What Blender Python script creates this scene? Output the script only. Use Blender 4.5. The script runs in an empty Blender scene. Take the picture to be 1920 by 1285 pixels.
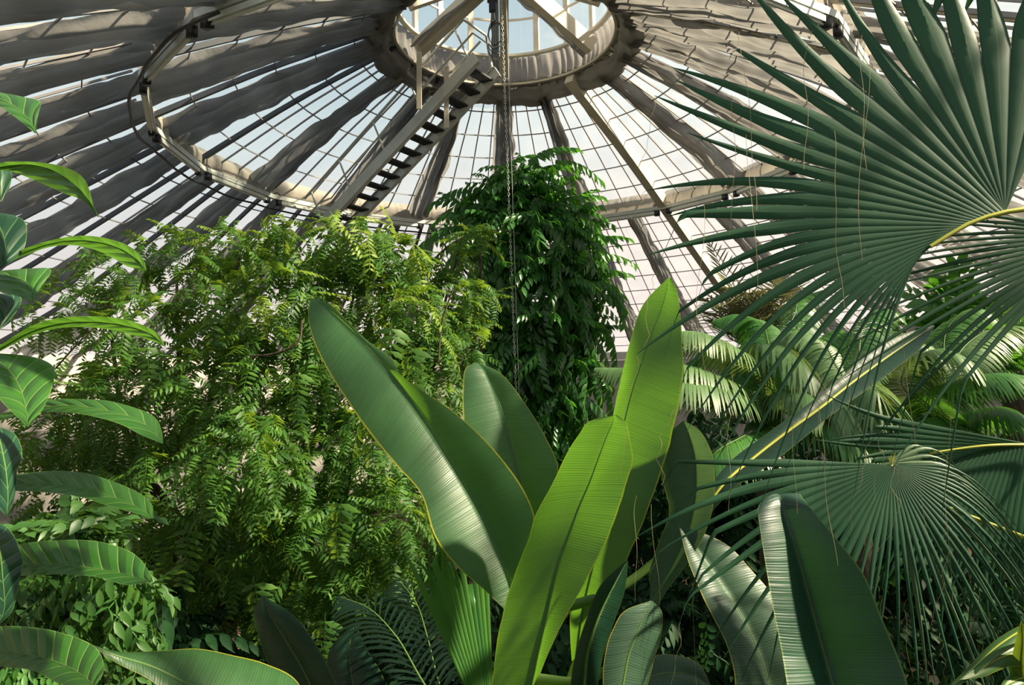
import bpy, math, random
import numpy as np
from mathutils import Matrix, Vector

# ------------------------------------------------------------------ camera, sky, sun, exposure
SC = bpy.context.scene
COL = SC.collection
F_PX = 1280.0
PITCH, ROLL = 0.0542, 0.0225
_cp, _sp, _cr, _sr = math.cos(PITCH), math.sin(PITCH), math.cos(ROLL), math.sin(ROLL)
UP0 = np.array([0, -_sp, _cp]); FWD = np.array([0, _cp, _sp]); XR = np.array([1.0, 0, 0])
CR = _cr*XR - _sr*UP0; CU = _sr*XR + _cr*UP0
cam_d = bpy.data.cameras.new('camera'); cam = bpy.data.objects.new('camera', cam_d); COL.objects.link(cam)
cam_d.sensor_width = 36; cam_d.lens = F_PX/1920*36; cam_d.clip_start = 0.02; cam_d.clip_end = 400
cam.matrix_world = Matrix([[CR[i], CU[i], -FWD[i], 0] for i in range(3)] + [[0, 0, 0, 1]])
SC.camera = cam

world = bpy.data.worlds.new('sky'); SC.world = world; world.use_nodes = True
wt = world.node_tree; wt.nodes.clear()
def _n(t, k, **kw):
    n = t.nodes.new(k)
    for a, b in kw.items(): setattr(n, a, b)
    return n
tc = _n(wt, 'ShaderNodeTexCoord'); sx = _n(wt, 'ShaderNodeSeparateXYZ')
rp = _n(wt, 'ShaderNodeValToRGB'); bg = _n(wt, 'ShaderNodeBackground'); wo = _n(wt, 'ShaderNodeOutputWorld')
nz = _n(wt, 'ShaderNodeTexNoise'); nz.inputs['Scale'].default_value = 2.2; nz.inputs['Detail'].default_value = 5
ad = _n(wt, 'ShaderNodeMath', operation='MULTIPLY_ADD')
wt.links.new(tc.outputs['Generated'], sx.inputs[0]); wt.links.new(tc.outputs['Generated'], nz.inputs['Vector'])
wt.links.new(nz.outputs['Fac'], ad.inputs[0]); ad.inputs[1].default_value = 0.10
ad2 = _n(wt, 'ShaderNodeMath', operation='MULTIPLY_ADD'); wt.links.new(sx.outputs['X'], ad2.inputs[0]); ad2.inputs[1].default_value = -0.10
wt.links.new(sx.outputs['Z'], ad2.inputs[2]); wt.links.new(ad2.outputs[0], ad.inputs[2])
wt.links.new(ad.outputs[0], rp.inputs[0]); wt.links.new(rp.outputs[0], bg.inputs[0]); wt.links.new(bg.outputs[0], wo.inputs[0])
cr = rp.color_ramp; cr.elements[0].position = 0.0; cr.elements[0].color = (0.93, 0.80, 0.76, 1)
cr.elements[1].position = 0.85; cr.elements[1].color = (0.34, 0.50, 0.60, 1)
for p, c in ((0.22, (0.92, 0.83, 0.79, 1)), (0.40, (0.78, 0.86, 0.87, 1)), (0.56, (0.52, 0.69, 0.76, 1))):
    e = cr.elements.new(p); e.color = c
bg.inputs[1].default_value = 0.97
sun_d = bpy.data.lights.new('sun', 'SUN'); sun = bpy.data.objects.new('sun', sun_d); COL.objects.link(sun)
SUNDIR = Vector((0.76, -0.14, 0.60)).normalized()
sun.rotation_euler = SUNDIR.to_track_quat('Z', 'Y').to_euler(); sun.location = SUNDIR*30
sun_d.energy = 16.0; sun_d.angle = 0.045; sun_d.color = (1.0, 0.86, 0.62)
vs = SC.view_settings
SC.display_settings.display_device = 'sRGB'
vs.view_transform = 'Standard'; vs.look = 'None'; vs.gamma = 1.0; vs.use_curve_mapping = False; vs.exposure = 0.0
try:
    SC.cycles.max_bounces = 8; SC.cycles.diffuse_bounces = 3; SC.cycles.glossy_bounces = 2
    SC.cycles.transmission_bounces = 4; SC.cycles.transparent_max_bounces = 12
    SC.cycles.sample_clamp_indirect = 4.0
except Exception: pass

# ------------------------------------------------------------------ helpers
def ray(x, y): return FWD + CR*((x-960)/F_PX) + CU*((642.5-y)/F_PX)
def at(x, y, d): return ray(x, y)*d          # the point seen at photo position x, y, d metres in front
def unit(v):
    v = np.asarray(v, float); n = np.linalg.norm(v, axis=-1, keepdims=True); return v/np.maximum(n, 1e-9)
ORG = {}
class MB:
    def __init__(s): s.V = []; s.Q = []; s.T = []; s.U = []; s.n = 0
    def add(s, V, Q=None, T=None, U=None):
        V = np.asarray(V, float).reshape(-1, 3)
        s.V.append(V); s.U.append(np.zeros((len(V), 2)) if U is None else np.asarray(U, float).reshape(-1, 2))
        if Q is not None and len(Q): s.Q.append(np.asarray(Q, int).reshape(-1, 4)+s.n)
        if T is not None and len(T): s.T.append(np.asarray(T, int).reshape(-1, 3)+s.n)
        s.n += len(V); return s
    def grid(s, P, U=None, close=False):
        n, m = P.shape[:2]
        i = np.arange(n-1)[:, None]*m; j = np.arange(m-1)[None]
        q = np.stack([i+j, i+j+1, i+m+j+1, i+m+j], -1).reshape(-1, 4)
        if close:
            i = np.arange(n-1)*m
            q = np.concatenate([q, np.stack([i+m-1, i, i+m, i+m+m-1], -1)])
        return s.add(P, q, None, U)
    def box(s, c, ax, ay, az):
        c = np.asarray(c, float); a = [np.asarray(v, float) for v in (ax, ay, az)]
        V = [c+i*a[0]+j*a[1]+k*a[2] for i in (-1, 1) for j in (-1, 1) for k in (-1, 1)]
        return s.add(V, [(0, 1, 3, 2), (4, 6, 7, 5), (0, 4, 5, 1), (2, 3, 7, 6), (0, 2, 6, 4), (1, 5, 7, 3)])
    def beam(s, p, q, w, h, up=(0, 0, 1)):
        p = np.asarray(p, float); q = np.asarray(q, float); d = unit(q-p); x = unit(np.cross(d, up)); u = np.cross(x, d)
        return s.box((p+q)/2, (q-p)/2, x*w/2, u*h/2)
    def tube(s, pts, r, k=8, cap=True):
        pts = np.asarray(pts, float); n = len(pts); r = np.broadcast_to(np.asarray(r, float), (n,))
        t = unit(np.gradient(pts, axis=0)); ref = np.array([0.31, 0.17, 0.93])
        if abs(t[0] @ ref) > .95: ref = np.array([1.0, 0, 0])
        x = unit(np.cross(t[0], ref)); X = []
        for i in range(n):
            x = unit(x-t[i]*(x @ t[i])); X.append(x)
        X = np.array(X); Y = np.cross(t, X); a = np.linspace(0, 2*math.pi, k, endpoint=False)
        P = pts[:, None]+r[:, None, None]*(X[:, None]*np.cos(a)[None, :, None]+Y[:, None]*np.sin(a)[None, :, None])
        L = np.concatenate([[0], np.cumsum(np.linalg.norm(np.diff(pts, axis=0), axis=1))])
        U = np.stack(np.broadcast_arrays(L[:, None], (a/6.2832)[None]), -1)
        s.grid(P, U, close=True)
        if cap and k == 4: s.add(np.concatenate([P[0], P[-1]]), [(3, 2, 1, 0), (4, 5, 6, 7)])
        elif cap:
            for P_, c in ((P[0], pts[0]), (P[-1], pts[-1])):
                s.add(np.concatenate([P_, [c]]), None, [(i, (i+1) % k, k) for i in range(k)])
        return s
    def build(s, name, mat, parent=None, smooth=True, origin=None):
        V = np.concatenate(s.V); U = np.concatenate(s.U)
        Q = np.concatenate(s.Q) if s.Q else np.zeros((0, 4), int); T = np.concatenate(s.T) if s.T else np.zeros((0, 3), int)
        if parent is not None: o = ORG[parent.name]
        elif origin is not None: o = np.asarray(origin, float)
        else: o = np.array([*(V.min(0)[:2]+V.max(0)[:2])/2, V[:, 2].min()])
        me = bpy.data.meshes.new(name); L = np.concatenate([Q.ravel(), T.ravel()]).astype(np.int32)
        me.vertices.add(len(V)); me.vertices.foreach_set('co', (V-o).astype(np.float32).ravel())
        me.loops.add(len(L)); me.loops.foreach_set('vertex_index', L)
        me.polygons.add(len(Q)+len(T))
        me.polygons.foreach_set('loop_start', np.concatenate([np.arange(len(Q))*4, len(Q)*4+np.arange(len(T))*3]).astype(np.int32))
        uv = me.uv_layers.new(name='UVMap'); uv.data.foreach_set('uv', U[L].astype(np.float32).ravel())
        me.polygons.foreach_set('use_smooth', np.full(len(Q)+len(T), smooth)); me.update(calc_edges=True); me.validate()
        me.materials.append(mat)
        ob = bpy.data.objects.new(name, me); COL.objects.link(ob)
        if parent is not None: ob.parent = parent
        else: ob.location = o
        ORG[ob.name] = o
        return ob
def tag(o, label, cat, group=None):
    o['label'] = label; o['category'] = cat
    if group: o['group'] = group
    return o
def empty(name, loc, label=None, cat=None, group=None):
    e = bpy.data.objects.new(name, None); COL.objects.link(e); e.location = loc; e.empty_display_size = .2
    ORG[e.name] = np.asarray(loc, float)
    if label: tag(e, label, cat, group)
    return e
def struct(o): o['kind'] = 'structure'; return o
def spline(P, n):
    """Catmull-Rom through rows of P, n samples, even in chord length"""
    P = np.asarray(P, float); k = len(P)
    d = np.concatenate([[0], np.cumsum(np.linalg.norm(np.diff(P[:, :3], axis=0), axis=1)**.8+1e-6)])
    t = np.linspace(0, d[-1], n); M = np.gradient(P, d, axis=0) if k > 2 else np.repeat((P[1:]-P[:1])/d[-1], 2, 0)
    i = np.clip(np.searchsorted(d, t, 'right')-1, 0, k-2); h = (d[i+1]-d[i])[:, None]; u = ((t-d[i])/h[:, 0])[:, None]
    return (2*u**3-3*u*u+1)*P[i]+(u**3-2*u*u+u)*h*M[i]+(3*u*u-2*u**3)*P[i+1]+(u**3-u*u)*h*M[i+1]
def wob(seed, n=4):
    r = random.Random(seed); c = [(r.uniform(.5, 1)/(i+1), r.uniform(.6, 1.4)*(i+1), r.uniform(0, 6.28)) for i in range(n)]
    return lambda x: sum(a*np.sin(f*x+p) for a, f, p in c)/1.6

# ------------------------------------------------------------------ materials
def mat(name, col, rough=.5, spec=.5, metal=0, col2=None, scale=4, bump=0, bscale=20, stretch=None):
    m = bpy.data.materials.new(name); m.use_nodes = True; t = m.node_tree; b = t.nodes['Principled BSDF']
    b.inputs['Base Color'].default_value = (*col, 1); b.inputs['Roughness'].default_value = rough
    b.inputs['Metallic'].default_value = metal; b.inputs['Specular IOR Level'].default_value = spec
    tc = _n(t, 'ShaderNodeTexCoord'); mp = _n(t, 'ShaderNodeMapping'); t.links.new(tc.outputs['Object'], mp.inputs[0])
    if stretch: mp.inputs['Scale'].default_value = stretch
    if col2:
        n = _n(t, 'ShaderNodeTexNoise'); n.inputs['Scale'].default_value = scale; n.inputs['Detail'].default_value = 6
        r = _n(t, 'ShaderNodeValToRGB'); r.color_ramp.elements[0].position = .38; r.color_ramp.elements[1].position = .64
        r.color_ramp.elements[0].color = (*col, 1); r.color_ramp.elements[1].color = (*col2, 1)
        t.links.new(mp.outputs[0], n.inputs['Vector']); t.links.new(n.outputs['Fac'], r.inputs[0]); t.links.new(r.outputs[0], b.inputs['Base Color'])
    if bump:
        n = _n(t, 'ShaderNodeTexNoise'); n.inputs['Scale'].default_value = bscale; n.inputs['Detail'].default_value = 4
        bp = _n(t, 'ShaderNodeBump'); bp.inputs['Strength'].default_value = bump; bp.inputs['Distance'].default_value = .02
        t.links.new(mp.outputs[0], n.inputs['Vector']); t.links.new(n.outputs['Fac'], bp.inputs['Height']); t.links.new(bp.outputs[0], b.inputs['Normal'])
    return m
def fabric(name, c1, c2, trans=.35):
    m = mat(name, c1, .85, .2, col2=c2, scale=1.1, bump=.8, bscale=6)
    t = m.node_tree; b = t.nodes['Principled BSDF']; out = t.nodes['Material Output']
    tr = _n(t, 'ShaderNodeBsdfTranslucent'); mx = _n(t, 'ShaderNodeMixShader'); mx.inputs[0].default_value = trans
    src = b.inputs['Base Color'].links[0].from_socket; t.links.new(src, tr.inputs[0])
    t.links.new(b.outputs[0], mx.inputs[1]); t.links.new(tr.outputs[0], mx.inputs[2]); t.links.new(mx.outputs[0], out.inputs[0])
    return m
def M_(t, op, a, b=None, c=None):
    n = _n(t, 'ShaderNodeMath', operation=op)
    for i, v in enumerate((a, b, c)):
        if v is None: continue
        if isinstance(v, (int, float)): n.inputs[i].default_value = v
        else: t.links.new(v, n.inputs[i])
    return n.outputs[0]
def mixc(t, f, a, b):
    n = _n(t, 'ShaderNodeMix', data_type='RGBA')
    if isinstance(f, (int, float)): n.inputs[0].default_value = f
    else: t.links.new(f, n.inputs[0])
    for s, v in ((n.inputs[6], a), (n.inputs[7], b)):
        if isinstance(v, tuple): s.default_value = (*v, 1)
        else: t.links.new(v, s)
    return n.outputs[2]
def leafmat(name, c1, c2, tcol, trans=.3, rough=.35, spec=.5, kind='plain', vein=(.3, .5, .12), edge=None, freq=220, island=True):
    """kind: banana (fine side ribs), vein (slanted side veins), pleat (along the blade), plain"""
    m = bpy.data.materials.new(name); m.use_nodes = True; t = m.node_tree; b = t.nodes['Principled BSDF']; out = t.nodes['Material Output']
    b.inputs['Roughness'].default_value = rough; b.inputs['Specular IOR Level'].default_value = spec
    tc = _n(t, 'ShaderNodeTexCoord'); uv = _n(t, 'ShaderNodeSeparateXYZ'); t.links.new(tc.outputs['UV'], uv.inputs[0])
    n = _n(t, 'ShaderNodeTexNoise'); n.inputs['Scale'].default_value = 5; n.inputs['Detail'].default_value = 4
    t.links.new(tc.outputs['Object'], n.inputs['Vector'])
    f = M_(t, 'MULTIPLY_ADD', n.outputs['Fac'], 2.2, -.6)
    if island:
        g = _n(t, 'ShaderNodeNewGeometry'); f = M_(t, 'ADD', M_(t, 'MULTIPLY', f, .35), M_(t, 'MULTIPLY', g.outputs['Random Per Island'], .7))
    f = _n(t, 'ShaderNodeClamp').outputs[0] if False else M_(t, 'MINIMUM', M_(t, 'MAXIMUM', f, 0.0), 1.0)
    c = mixc(t, f, c1, c2); h = None
    av = M_(t, 'ABSOLUTE', M_(t, 'MULTIPLY_ADD', uv.outputs['Y'], 2.0, -1.0))
    if kind == 'banana':
        ph = M_(t, 'ADD', M_(t, 'MULTIPLY', uv.outputs['X'], freq), M_(t, 'MULTIPLY', av, -6.0))
        nn = _n(t, 'ShaderNodeTexNoise'); nn.noise_dimensions = '1D'; nn.inputs['Scale'].default_value = .35; t.links.new(ph, nn.inputs['W'])
        s = M_(t, 'SINE', M_(t, 'ADD', ph, M_(t, 'MULTIPLY', nn.outputs['Fac'], 9.0)))
        h = M_(t, 'POWER', M_(t, 'MULTIPLY_ADD', s, .5, .5), 3.0)
        c = mixc(t, M_(t, 'MULTIPLY', h, .35), c, tuple(x*.45 for x in c1))
        h = M_(t, 'MULTIPLY', h, -1.0)
    elif kind == 'vein':
        ph = M_(t, 'SUBTRACT', M_(t, 'MULTIPLY', uv.outputs['X'], freq), M_(t, 'MULTIPLY', M_(t, 'POWER', av, .8), 1.25))
        fr = M_(t, 'ABSOLUTE', M_(t, 'SUBTRACT', M_(t, 'FRACT', ph), .5))
        ln = M_(t, 'GREATER_THAN', M_(t, 'MULTIPLY', fr, -1.0), M_(t, 'MULTIPLY_ADD', av, .026, -.048))
        c = mixc(t, M_(t, 'MULTIPLY', ln, .85), c, vein)
        h = M_(t, 'MULTIPLY', M_(t, 'POWER', M_(t, 'MULTIPLY', fr, 2.0), .6), 1.0)
    elif kind == 'pleat':
        c = mixc(t, M_(t, 'MULTIPLY', M_(t, 'LESS_THAN', av, .07), .55), c, vein); c = mixc(t, M_(t, 'MULTIPLY', M_(t, 'GREATER_THAN', av, .9), .5), c, tuple(x*.4 for x in c1))  # pale rib line; segment edges darkened, pleat shading put into the colour
    if edge:
        e = M_(t, 'GREATER_THAN', M_(t, 'ADD', av, M_(t, 'MULTIPLY', n.outputs['Fac'], .02)), .982)
        c = mixc(t, e, c, edge)
    t.links.new(c, b.inputs['Base Color'])
    tr = _n(t, 'ShaderNodeBsdfTranslucent'); mx = _n(t, 'ShaderNodeMixShader'); mx.inputs[0].default_value = trans
    t.links.new(mixc(t, .3, tcol, c), tr.inputs[0])
    t.links.new(b.outputs[0], mx.inputs[1]); t.links.new(tr.outputs[0], mx.inputs[2]); t.links.new(mx.outputs[0], out.inputs[0])
    if h is not None:
        bp = _n(t, 'ShaderNodeBump'); bp.inputs['Strength'].default_value = .6 if kind == 'banana' else .8; bp.inputs['Distance'].default_value = .0012 if kind == 'banana' else .004
        t.links.new(h, bp.inputs['Height']); t.links.new(bp.outputs[0], b.inputs['Normal']); t.links.new(bp.outputs[0], tr.inputs['Normal'])
    return m
def glassmat():
    m = bpy.data.materials.new('dome_glass'); m.use_nodes = True; t = m.node_tree; t.nodes.remove(t.nodes['Principled BSDF']); out = t.nodes['Material Output']
    tp = _n(t, 'ShaderNodeBsdfTransparent'); tp.inputs[0].default_value = (.95, .97, .97, 1)
    tl = _n(t, 'ShaderNodeBsdfTranslucent'); tl.inputs[0].default_value = (.92, .88, .84, 1)
    gl = _n(t, 'ShaderNodeBsdfGlossy'); gl.inputs[1].default_value = .06
    tc = _n(t, 'ShaderNodeTexCoord'); n = _n(t, 'ShaderNodeTexNoise'); n.inputs['Scale'].default_value = 1.7; n.inputs['Detail'].default_value = 6
    t.links.new(tc.outputs['Object'], n.inputs['Vector'])
    m1 = _n(t, 'ShaderNodeMixShader'); m2 = _n(t, 'ShaderNodeMixShader')
    t.links.new(M_(t, 'MULTIPLY', n.outputs['Fac'], .14), m1.inputs[0]); t.links.new(tp.outputs[0], m1.inputs[1]); t.links.new(tl.outputs[0], m1.inputs[2])
    m2.inputs[0].default_value = .04; t.links.new(m1.outputs[0], m2.inputs[1]); t.links.new(gl.outputs[0], m2.inputs[2]); t.links.new(m2.outputs[0], out.inputs[0])
    return m
MT = dict(
    glass=glassmat(),
    bar=mat('bar_paint', (.16, .16, .17), .5, col2=(.24, .21, .19), scale=3),
    rib_shaded=mat('rib_paint_shaded', (.03, .035, .045), .5),  # shaded copy of the rib paint for the left side, shade in the colour
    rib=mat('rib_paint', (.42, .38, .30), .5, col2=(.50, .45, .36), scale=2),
    cream=mat('cream_paint', (.62, .57, .47), .45, col2=(.52, .47, .37), scale=2.5),
    steel=mat('pale_steel', (.60, .62, .57), .4, .5, .1, col2=(.50, .53, .48), scale=3),
    grate=mat('grating', (.05, .05, .055), .6),
    black=mat('black_rubber', (.012, .012, .016), .5),
    fab=fabric('shade_cloth', (.22, .212, .205), (.33, .315, .30), .5),
    fab2=fabric('lining_cloth', (.30, .27, .23), (.40, .36, .30), .3),
    wall=mat('wall_plaster', (.50, .46, .42), .8, col2=(.36, .33, .31), scale=2, bump=.2),
    soil=mat('soil', (.018, .014, .010), .95, .1, col2=(.035, .028, .018), scale=6, bump=.8),
    bark=mat('bark', (.06, .045, .03), .85, .2, col2=(.12, .095, .065), scale=12, bump=.6, stretch=(3, 3, .6)),
)
# ------------------------------------------------------------------ dome geometry (axis stands 12 m in front)
AX = np.array([0, 12.0])
PROF = spline([(2.03, 6.19, 0), (4.0, 5.28, 0), (5.88, 4.28, 0), (7.4, 3.44, 0), (8.9, 2.62, 0), (10.4, 1.85, 0), (11.7, 1.32, 0), (12.85, .88, 0)], 240)[:, :2]
PS = np.concatenate([[0], np.cumsum(np.linalg.norm(np.diff(PROF, axis=0), axis=1))])
S1 = float(np.interp(5.88, PROF[:, 0], PS)); SE = float(PS[-1])
def dome(az, s, off=0):
    """point on the dome: azimuth in degrees, distance s down the slope, off metres inside it"""
    az, s, off = np.broadcast_arrays(np.radians(np.asarray(az, float)), np.asarray(s, float), np.asarray(off, float))
    R = np.interp(s, PS, PROF[:, 0]); Z = np.interp(s, PS, PROF[:, 1])
    dR = np.interp(s+.05, PS, PROF[:, 0])-np.interp(s-.05, PS, PROF[:, 0]); dZ = np.interp(s+.05, PS, PROF[:, 1])-np.interp(s-.05, PS, PROF[:, 1])
    l = np.hypot(dR, dZ)+1e-9; R = R+off*dZ/l; Z = Z-off*dR/l
    return np.stack([R*np.sin(az), AX[1]+R*np.cos(az), Z], -1)
RIBS = [-180, -164, -144, -124.5, -104.5, -84, -63, -42, -22, -1, 20, 40.5, 59, 79, 99, 119, 139, 159, 180]
trim_n = window_n = 0
def trim(mb, m):
    global trim_n; trim_n += 1
    return struct(mb.build('trim_%d' % trim_n, MT[m], smooth=False))
def meridian(mb, az, s0, s1, w, h, off, n=14):
    P = dome(az, np.linspace(s0, s1, n), off)
    for a, b in zip(P[:-1], P[1:]): mb.beam(a, b, w, h)
# ribs
for i, a in enumerate(RIBS):
    m = MB(); big = a in (40.5,)
    meridian(m, a, -.0, SE, .20 if big else .05, .26 if big else .08, .12 if big else .045, 20)
    trim(m, 'cream' if big else ('rib' if a > -10 else 'rib_shaded'))
for i in range(len(RIBS)-1):                       # secondary rafters below the middle ring
    a = (RIBS[i]+RIBS[i+1])/2; m = MB(); meridian(m, a, S1, SE, .05, .09, .05); trim(m, 'rib' if a > -10 else 'rib_shaded')
# glazing: one window above and two below per bay
def window(a0, a1, s0, s1, nb):
    global window_n; window_n += 1
    A = np.linspace(a0, a1, nb*2+1); S = np.linspace(s0, s1, 16)
    g = MB(); g.grid(dome(A[None, :], S[:, None], 0)); w = struct(g.build('window_%d' % window_n, MT['glass'], smooth=False))
    b = MB()
    for k in range(1, nb): meridian(b, a0+(a1-a0)*k/nb, s0, s1, .022, .03, .02, 8)
    for off in (1.1,): meridian(b, (a0 if off > 0 else a1)+off*(.35 if s0 > 1 else .8), s0, s1, .02, .05, .04, 8)
    k = math.ceil(s0/.71)
    while k*.71 < s1-.1:
        P = dome(np.linspace(a0, a1, 4), k*.71, .05)
        for p, q in zip(P[:-1], P[1:]): b.beam(p, q, .016, .022)
        k += 1
    b.build('glazing_bars', MT['bar'], w, smooth=False)
for i in range(len(RIBS)-1):
    a, b = RIBS[i], RIBS[i+1]; c = (a+b)/2
    window(a, b, 0, S1, 4); window(a, c, S1, SE, 3); window(c, b, S1, SE, 3)
# wall of the round hall below the dome, floor
wm = MB(); A = np.linspace(-180, 180, 121)
def drum(R, z, a): a = np.radians(np.broadcast_to(a, np.broadcast(a, z, R).shape)); return np.stack([R*np.sin(a), 12+R*np.cos(a), z+0*a], -1)
Z = np.array([.90, .62, .60, -1.0, -1.0, -4.2]); R = np.array([12.85, 12.85, 12.7, 12.7, 12.55, 12.55])
wm.grid(drum(R[:, None], Z[:, None], A[None])); struct(wm.build('wall_round', MT['wall'], smooth=False))
fl = MB(); a = np.radians(np.linspace(0, 360, 65)[:-1])
fl.add([(13*math.sin(t), 12+13*math.cos(t), -4.2) for t in a]+[(0, 12, -4.2)], None, [(i, 64, (i+1) % 64) for i in range(64)])
struct(fl.build('floor', MT['soil'], smooth=False))
# middle ring: straight purlins between the ribs, cloth band above, rail below
for i in range(len(RIBS)-1):
    p, q = dome(RIBS[i], S1, .22), dome(RIBS[i+1], S1, .22); d = unit(q-p); up = np.array([0, 0, 1.0])
    m = MB(); m.beam(p, q, .10, .09); trim(m, 'steel')
    t = empty('curtain_rail', p-up*.12); e0 = p+d*.12-up*.10; e1 = q-d*.12-up*.10
    tag(t, '', 'rail', 'aluminium rails along the middle ring of the dome')
    r = MB(); r.beam(e0, e1, .085, .07); r.beam(e0-up*.045, e1-up*.045, .02, .03); r.beam(e0+up*.06, e1+up*.06, .02, .05); r.build('rail_bar', MT['steel'], t, smooth=False)
    for e, sg in ((e0, 1), (e1, -1)):
        b = MB(); b.box(e+d*sg*.04-up*.02, d*.06, np.cross(d, up)*.045, up*.06); b.box(e+d*sg*.1+up*.03, d*.03, np.cross(d, up)*.03, up*.07)
        a_ = np.linspace(0, 5.5, 12); L = [e+d*sg*(.02+.09*math.cos(x))+up*(.12+.09*math.sin(x)) for x in a_]
        b.tube(L, .008, 5); b.build('bracket', MT['black'], t)
    t['_az'] = (RIBS[i]+RIBS[i+1])/2
    # cloth band
    n = 110; tt = np.linspace(0, 1, n)[:, None]; v = np.linspace(0, 1, 7)[None]
    w1 = wob(i*7+3); base = p+(q-p)*tt; P = np.zeros((n, 7, 3))
    inw = unit(np.array([-(p+q)[0]/2, 12-(p+q)[1]/2, 0]))
    hgt = .04+.40*v; bul = .10*np.sin(v*3.0)+.008*np.sin(tt*60+w1(tt*9)*4)*v
    P = base[:, None, :]+up*hgt[..., None]+inw*(bul-.03-.10*v)[..., None]
    c = MB(); c.grid(P); o = c.build('cloth_band', MT['fab2']); tag(o, '', 'curtain', 'cloth bands stretched along the middle ring'); o['_az'] = (RIBS[i]+RIBS[i+1])/2
hs = MB(); A = np.linspace(-150, 20, 90); w1 = wob(5)
hs.tube(dome(A, S1+.22+.03*w1(A/6), .36+.05*w1(A/9)), .022, 6); hs.build('hose', MT['black'])
tag(bpy.data.objects['hose'], 'thin black hose looping along the middle ring of the dome', 'hose')
# upper ring
A = np.linspace(-180, 180, 121)
def torus(R0, z0, w, h, A=A):
    m = MB(); c = [(R0-w/2, z0-h/2), (R0+w/2, z0-h/2), (R0+w/2, z0+h/2), (R0-w/2, z0+h/2), (R0-w/2, z0-h/2)]
    m.grid(np.stack([drum(r, z, A) for r, z in c], 1)); return m
trim(torus(2.03, 6.17, .15, .04), 'cream'); trim(torus(2.08, 6.23, .03, .09), 'cream'); trim(torus(1.98, 6.78, .10, .05), 'cream')
trim(torus(1.98, 9.0, .1, .1), 'cream'); trim(torus(1.98, 7.55, .03, .04), 'cream')
m = MB(); nt = 541; A = np.linspace(-180, 180, nt); V = np.linspace(0, 1, 9); w1, w2 = wob(11, 6), wob(12, 6)
R = 2.04+.022*np.sin(A[:, None]*1.3+w1(A/8)[:, None]*6+2*V[None])+.02*w2(A/3)[:, None]*V[None]+.05*np.sin(V*3.14)[None]; Zz = 6.24+.52*V[None]+0*A[:, None]
m.grid(drum(R, Zz, A[:, None])); tag(m.build('ring_valance', MT['fab']), 'brown cloth valance lining the inside of the upper ring', 'curtain')
m = MB(); th = np.linspace(0, 2*math.pi, 26)
rad = .20+.06*w1(A/7)[:, None]+.025*np.sin(th*7+w2(A/11)[:, None]*4)[:, :]
R = 2.30+rad*np.cos(th)[None]*1.15; Zz = 6.08+.03*w2(A/9)[:, None]+rad*np.sin(th)[None]
m.grid(drum(R, Zz, A[:, None]+0*R)); tag(m.build('gathered_cloth', MT['fab']), 'thick roll of gathered shade cloth wrapped under the upper ring', 'curtain')
for a in range(-160, 200, 20):
    m = MB(); a_ = a-1; p = drum(2.0, 6.75, np.array(a_)); q = drum(2.0, 9.0, np.array(a_)); m.beam(p, q, .11, .07, up=unit(p-np.array([0, 12, p[2]]))); trim(m, 'cream')
window_n += 1
m = MB(); A = np.linspace(-180, 180, 37); m.grid(drum(np.full((2, 1), 2.02), np.array([[6.78], [9.0]]), A[None])); struct(m.build('window_%d' % window_n, MT['glass'], smooth=False))
window_n += 1
m = MB(); m.grid(drum(np.array([[2.02], [.2]]), np.array([[9.0], [10.2]]), A[None])); w = struct(m.build('window_%d' % window_n, MT['glass'], smooth=False))
b = MB(); [b.beam(drum(2.0, 9.0, np.array(a)), drum(.2, 10.2, np.array(a)), .06, .08) for a in range(-170, 190, 20)]; b.build('glazing_bars', MT['bar'], w, smooth=False)
# struts from the ring up to the hub
HUB = np.array([0, 12, 7.45])
for k, a in enumerate((-66, -1, 64, 120, 180, -120)):
    p = drum(1.86, 6.36, np.array(a)); m = MB(); m.beam(p, HUB, .17, .30); trim(m, 'cream')
hb = MB(); hb.tube([HUB-[0, 0, .3], HUB+[0, 0, .3]], .22, 16); hb.tube([HUB+[0, 0, .3], [0, 12, 10.2]], .05, 8); struct(hb.build('trim_%d' % (trim_n+1), MT['cream'])); trim_n += 1
def strut_cloth(a, side, lab):
    p = drum(1.86, 6.36, np.array(a)); q = HUB; d = unit(q-p); x = unit(np.cross(d, [0, 0, 1]))*side
    n = 30; T = np.linspace(.02, .85, n)[:, None]; v = np.linspace(0, 1, 22)[None]; w1 = wob(a+200)
    wd = .10+.10*(1-T)+.03*w1(T*12)
    P = (p+(q-p)*T[..., None])+x*(.10+wd*v+.0)[..., None]+np.array([0, 0, 1.0])*(.02*np.sin(v*22+w1(T*6)*3)-.12*v+.05*w1(T*9))[..., None]
    c = MB(); c.grid(P); tag(c.build('strut_cloth', MT['fab']), lab, 'curtain')
strut_cloth(64, 1, 'bunched dark cloth hanging along the strut right of the hoist')
strut_cloth(-1, 1, 'bunched ragged cloth hanging on the middle strut behind the hoist chain')
strut_cloth(-66, 1, 'rolled cloth beside the pale strut above the ladder')

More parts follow.
